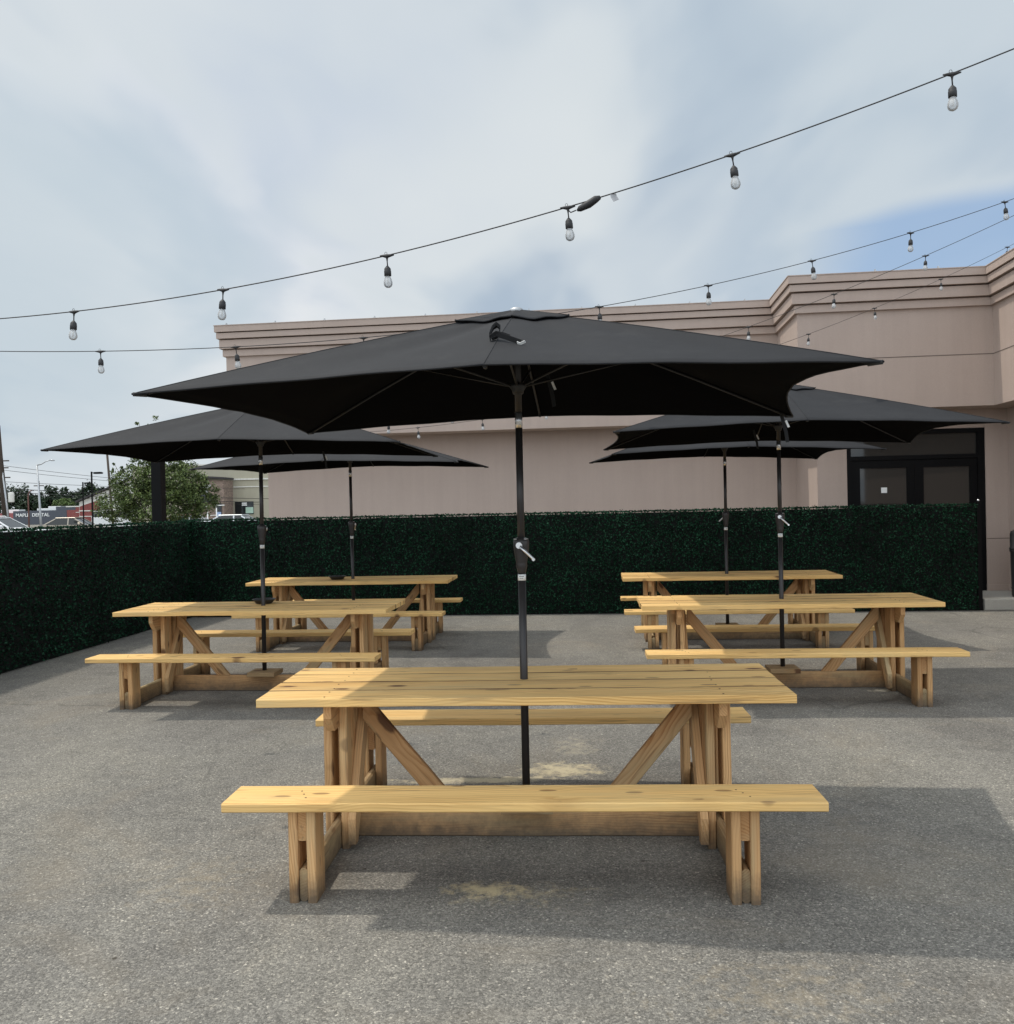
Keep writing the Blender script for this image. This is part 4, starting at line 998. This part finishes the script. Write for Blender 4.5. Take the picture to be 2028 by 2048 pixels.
# ------------------------------------------------------------------ parked cars (only their upper halves show over the hedge)
def make_car(name, loc, rz, prof, L_, Wd, paint, label, group='cars parked beyond the hedge', rails=False):
    """prof: dict with roof profile of (x, z) going front to back for the greenhouse and the body"""
    r = empty(name, loc, rz, label, 'car', group); hw = Wd / 2
    body = prof['body']; gh = prof['green']
    m = MB(); n = len(body)
    rings = [(-hw + .02, .06, 0.03), (-hw, 0, 0), (hw, 0, 0), (hw - .02, .06, 0.03)]
    cx = sum(p[0] for p in body) / n; cz = sum(p[1] for p in body) / n
    def ring(y, sh): return [(cx + (x - cx) * (1 - sh), y, cz + (z - cz) * (1 - sh)) for x, z in body]
    ys = [(-hw - .0, .05), (-hw + .05, .012), (-hw + .14, 0), (hw - .14, 0), (hw - .05, .012), (hw, .05)]
    vs = [p for y, sh in ys for p in ring(y, sh)]
    fs = [(a * n + i, a * n + (i + 1) % n, (a + 1) * n + (i + 1) % n, (a + 1) * n + i) for a in range(len(ys) - 1) for i in range(n)]
    fs += [tuple(range(n)), tuple((len(ys) - 1) * n + i for i in range(n))]
    m.add(vs, fs, smooth=False); m.build('body', paint, r)
    zb = min(p[1] for p in gh); zt = max(p[1] for p in gh)
    def tum(z): return hw - .06 - (z - zb) / (zt - zb) * 0.17
    # greenhouse: glass volume, painted roof and pillars
    m = MB(); k = len(gh); m.add([(x, -tum(z), z) for x, z in gh] + [(x, tum(z), z) for x, z in gh], [tuple(range(k)), tuple(reversed(range(k, 2 * k)))] + [(i, (i + 1) % k, (i + 1) % k + k, i + k) for i in range(k)])
    m.build('windows', M['carpane'], r)
    m = MB(); up_ = [p for p in gh if p[1] > zt - .1]; x0 = min(p[0] for p in up_); x1 = max(p[0] for p in up_)
    m.box((x0 - .02, -tum(zt) - .015, zt - .03), (x1 + .02, tum(zt) + .015, zt + .035), .02)
    for s in (-1, 1):
        srt = gh
        for a, b in prof['pillars']:
            pa = Vector((a[0], s * (tum(a[1]) + .006), a[1])); pb = Vector((b[0], s * (tum(b[1]) + .006), b[1])); m.board(pa, pb, .075, .03, (1, 0, 0), .004)
    if rails:
        for s in (-1, 1): m.tube([(x0 + .1, s * .55, zt + .04), (x0 + .2, s * .55, zt + .09), (x1 - .2, s * .55, zt + .09), (x1 - .1, s * .55, zt + .04)], .018, 6)
    m.build('roof', paint, r)
    for s in (-1, 1):
        for wx in prof['wheels']:
            m = MB(); y = s * (hw - .10); m.tube([(wx, y - .10, .33), (wx, y + .10, .33)], .33, 20); wl_ = m.build('tyre', M['rubber'], r)
            m = MB(); m.tube([(wx, y + s * .101, .33), (wx, y + s * .115, .33)], .2, 14); m.build('rim', M['steel'], wl_)
        m = MB(); fx = max(p[0] for p in body); m.box((fx - .16, s * (hw - .38) - .13, .62), (fx - .02, s * (hw - .38) + .13, .76), .02); m.build('headlight', M['white'], r)
        m = MB(); mx = prof['mirror']; m.box((mx - .06, s * (hw + .07) - .08, zb + .02), (mx + .06, s * (hw + .07) + .06, zb + .16), .02); m.build('mirror', paint, r)
    return r
SUV = dict(body=[(2.3, .30), (2.35, .62), (2.25, .86), (1.05, 1.02), (-2.2, 1.04), (-2.32, .8), (-2.3, .32), (-1.9, .22), (1.9, .22)],
           green=[(1.05, 1.01), (0.25, 1.49), (-1.95, 1.52), (-2.22, 1.03)], pillars=[((1.02, 1.03), (.24, 1.49)), ((.0, 1.02), (-.02, 1.50)), ((-1.1, 1.02), (-1.12, 1.50)), ((-2.2, 1.04), (-1.95, 1.5))], wheels=(1.45, -1.4), mirror=.75)
SEDAN = dict(body=[(2.35, .28), (2.38, .55), (2.2, .74), (1.05, .90), (-1.6, .93), (-2.3, .90), (-2.38, .6), (-2.3, .3), (-1.9, .2), (1.9, .2)],
             green=[(1.05, .89), (0.3, 1.34), (-.25, 1.385), (-.95, 1.33), (-1.75, .92)], pillars=[((1.02, .9), (.3, 1.33)), ((-.1, .9), (-.12, 1.36)), ((-1.7, .93), (-.98, 1.33))], wheels=(1.45, -1.4), mirror=.7)
VAN = dict(body=[(2.7, .35), (2.75, .8), (2.3, 1.10), (1.7, 1.25), (-2.7, 1.27), (-2.75, .4), (-2.2, .25), (2.1, .25)],
           green=[(2.0, 1.18), (1.25, 1.80), (-2.6, 1.86), (-2.7, 1.2)], pillars=[((1.98, 1.2), (1.25, 1.8)), ((.6, 1.2), (.6, 1.83)), ((-.7, 1.2), (-.7, 1.84)), ((-2.66, 1.2), (-2.6, 1.84)), ((-1.6, 1.2), (-1.6, 1.84))], wheels=(1.75, -1.75), mirror=1.4)
P_white = simple('white_car_paint', (0.72, .73, .73), .25, 0, .03); P_tan = simple('champagne_car_paint', (0.38, .34, .28), .3, .3, .03); P_silver = simple('silver_car_paint', (0.52, .54, .55), .3, .4, .03)
P_red = simple('red_car_paint', (0.35, .06, .05), .3, 0, .03)
make_car('parked_car', (-26.0, 45.5, 0), 0.0, SUV, 4.7, 1.85, P_white, 'white sport utility car with roof rails at the left edge', rails=True)
make_car('parked_car', (-29.6, 61, 0), 0.05, SEDAN, 4.7, 1.8, P_tan, 'champagne coloured car in front of the lettered dental office')
make_car('parked_car', (-38.9, 90, 0), -0.1, VAN, 5.5, 1.95, P_white, 'white van between the lot light and the tree')
make_car('parked_car', (-19.3, 55, 0), 0.1, SEDAN, 4.7, 1.8, P_white, 'white low car under the tree, just left of the thick post')
make_car('parked_car', (-15.0, 50, 0), 0.0, SEDAN, 4.7, 1.8, P_silver, 'silver car below the shop window, right of the cart shelter')
make_car('parked_car', (-23.6, 66, 0), 0.2, SEDAN, 4.7, 1.8, P_red, 'dark red car half hidden by the tree')
# cart shelter
cs = empty('cart_shelter', (-19.6, 60, 0), 0, 'white T-shaped cart shelter frame beside the tree', 'cart shelter')
for x, h in ((-.55, 1.95), (.05, 2.35)):
    m = MB(); m.tube([(x, 0, 0), (x, 0, h)], [.055, .035], 8); m.build('post', M['white'], cs)
m = MB(); m.tube([(-.85, 0, 1.93), (.1, 0, 2.0), (.6, 0, 2.02)], .03, 8); m.tube([(-.5, 0, 1.35), (.1, 0, 1.35)], .02, 6); m.build('rail', M['white'], cs)
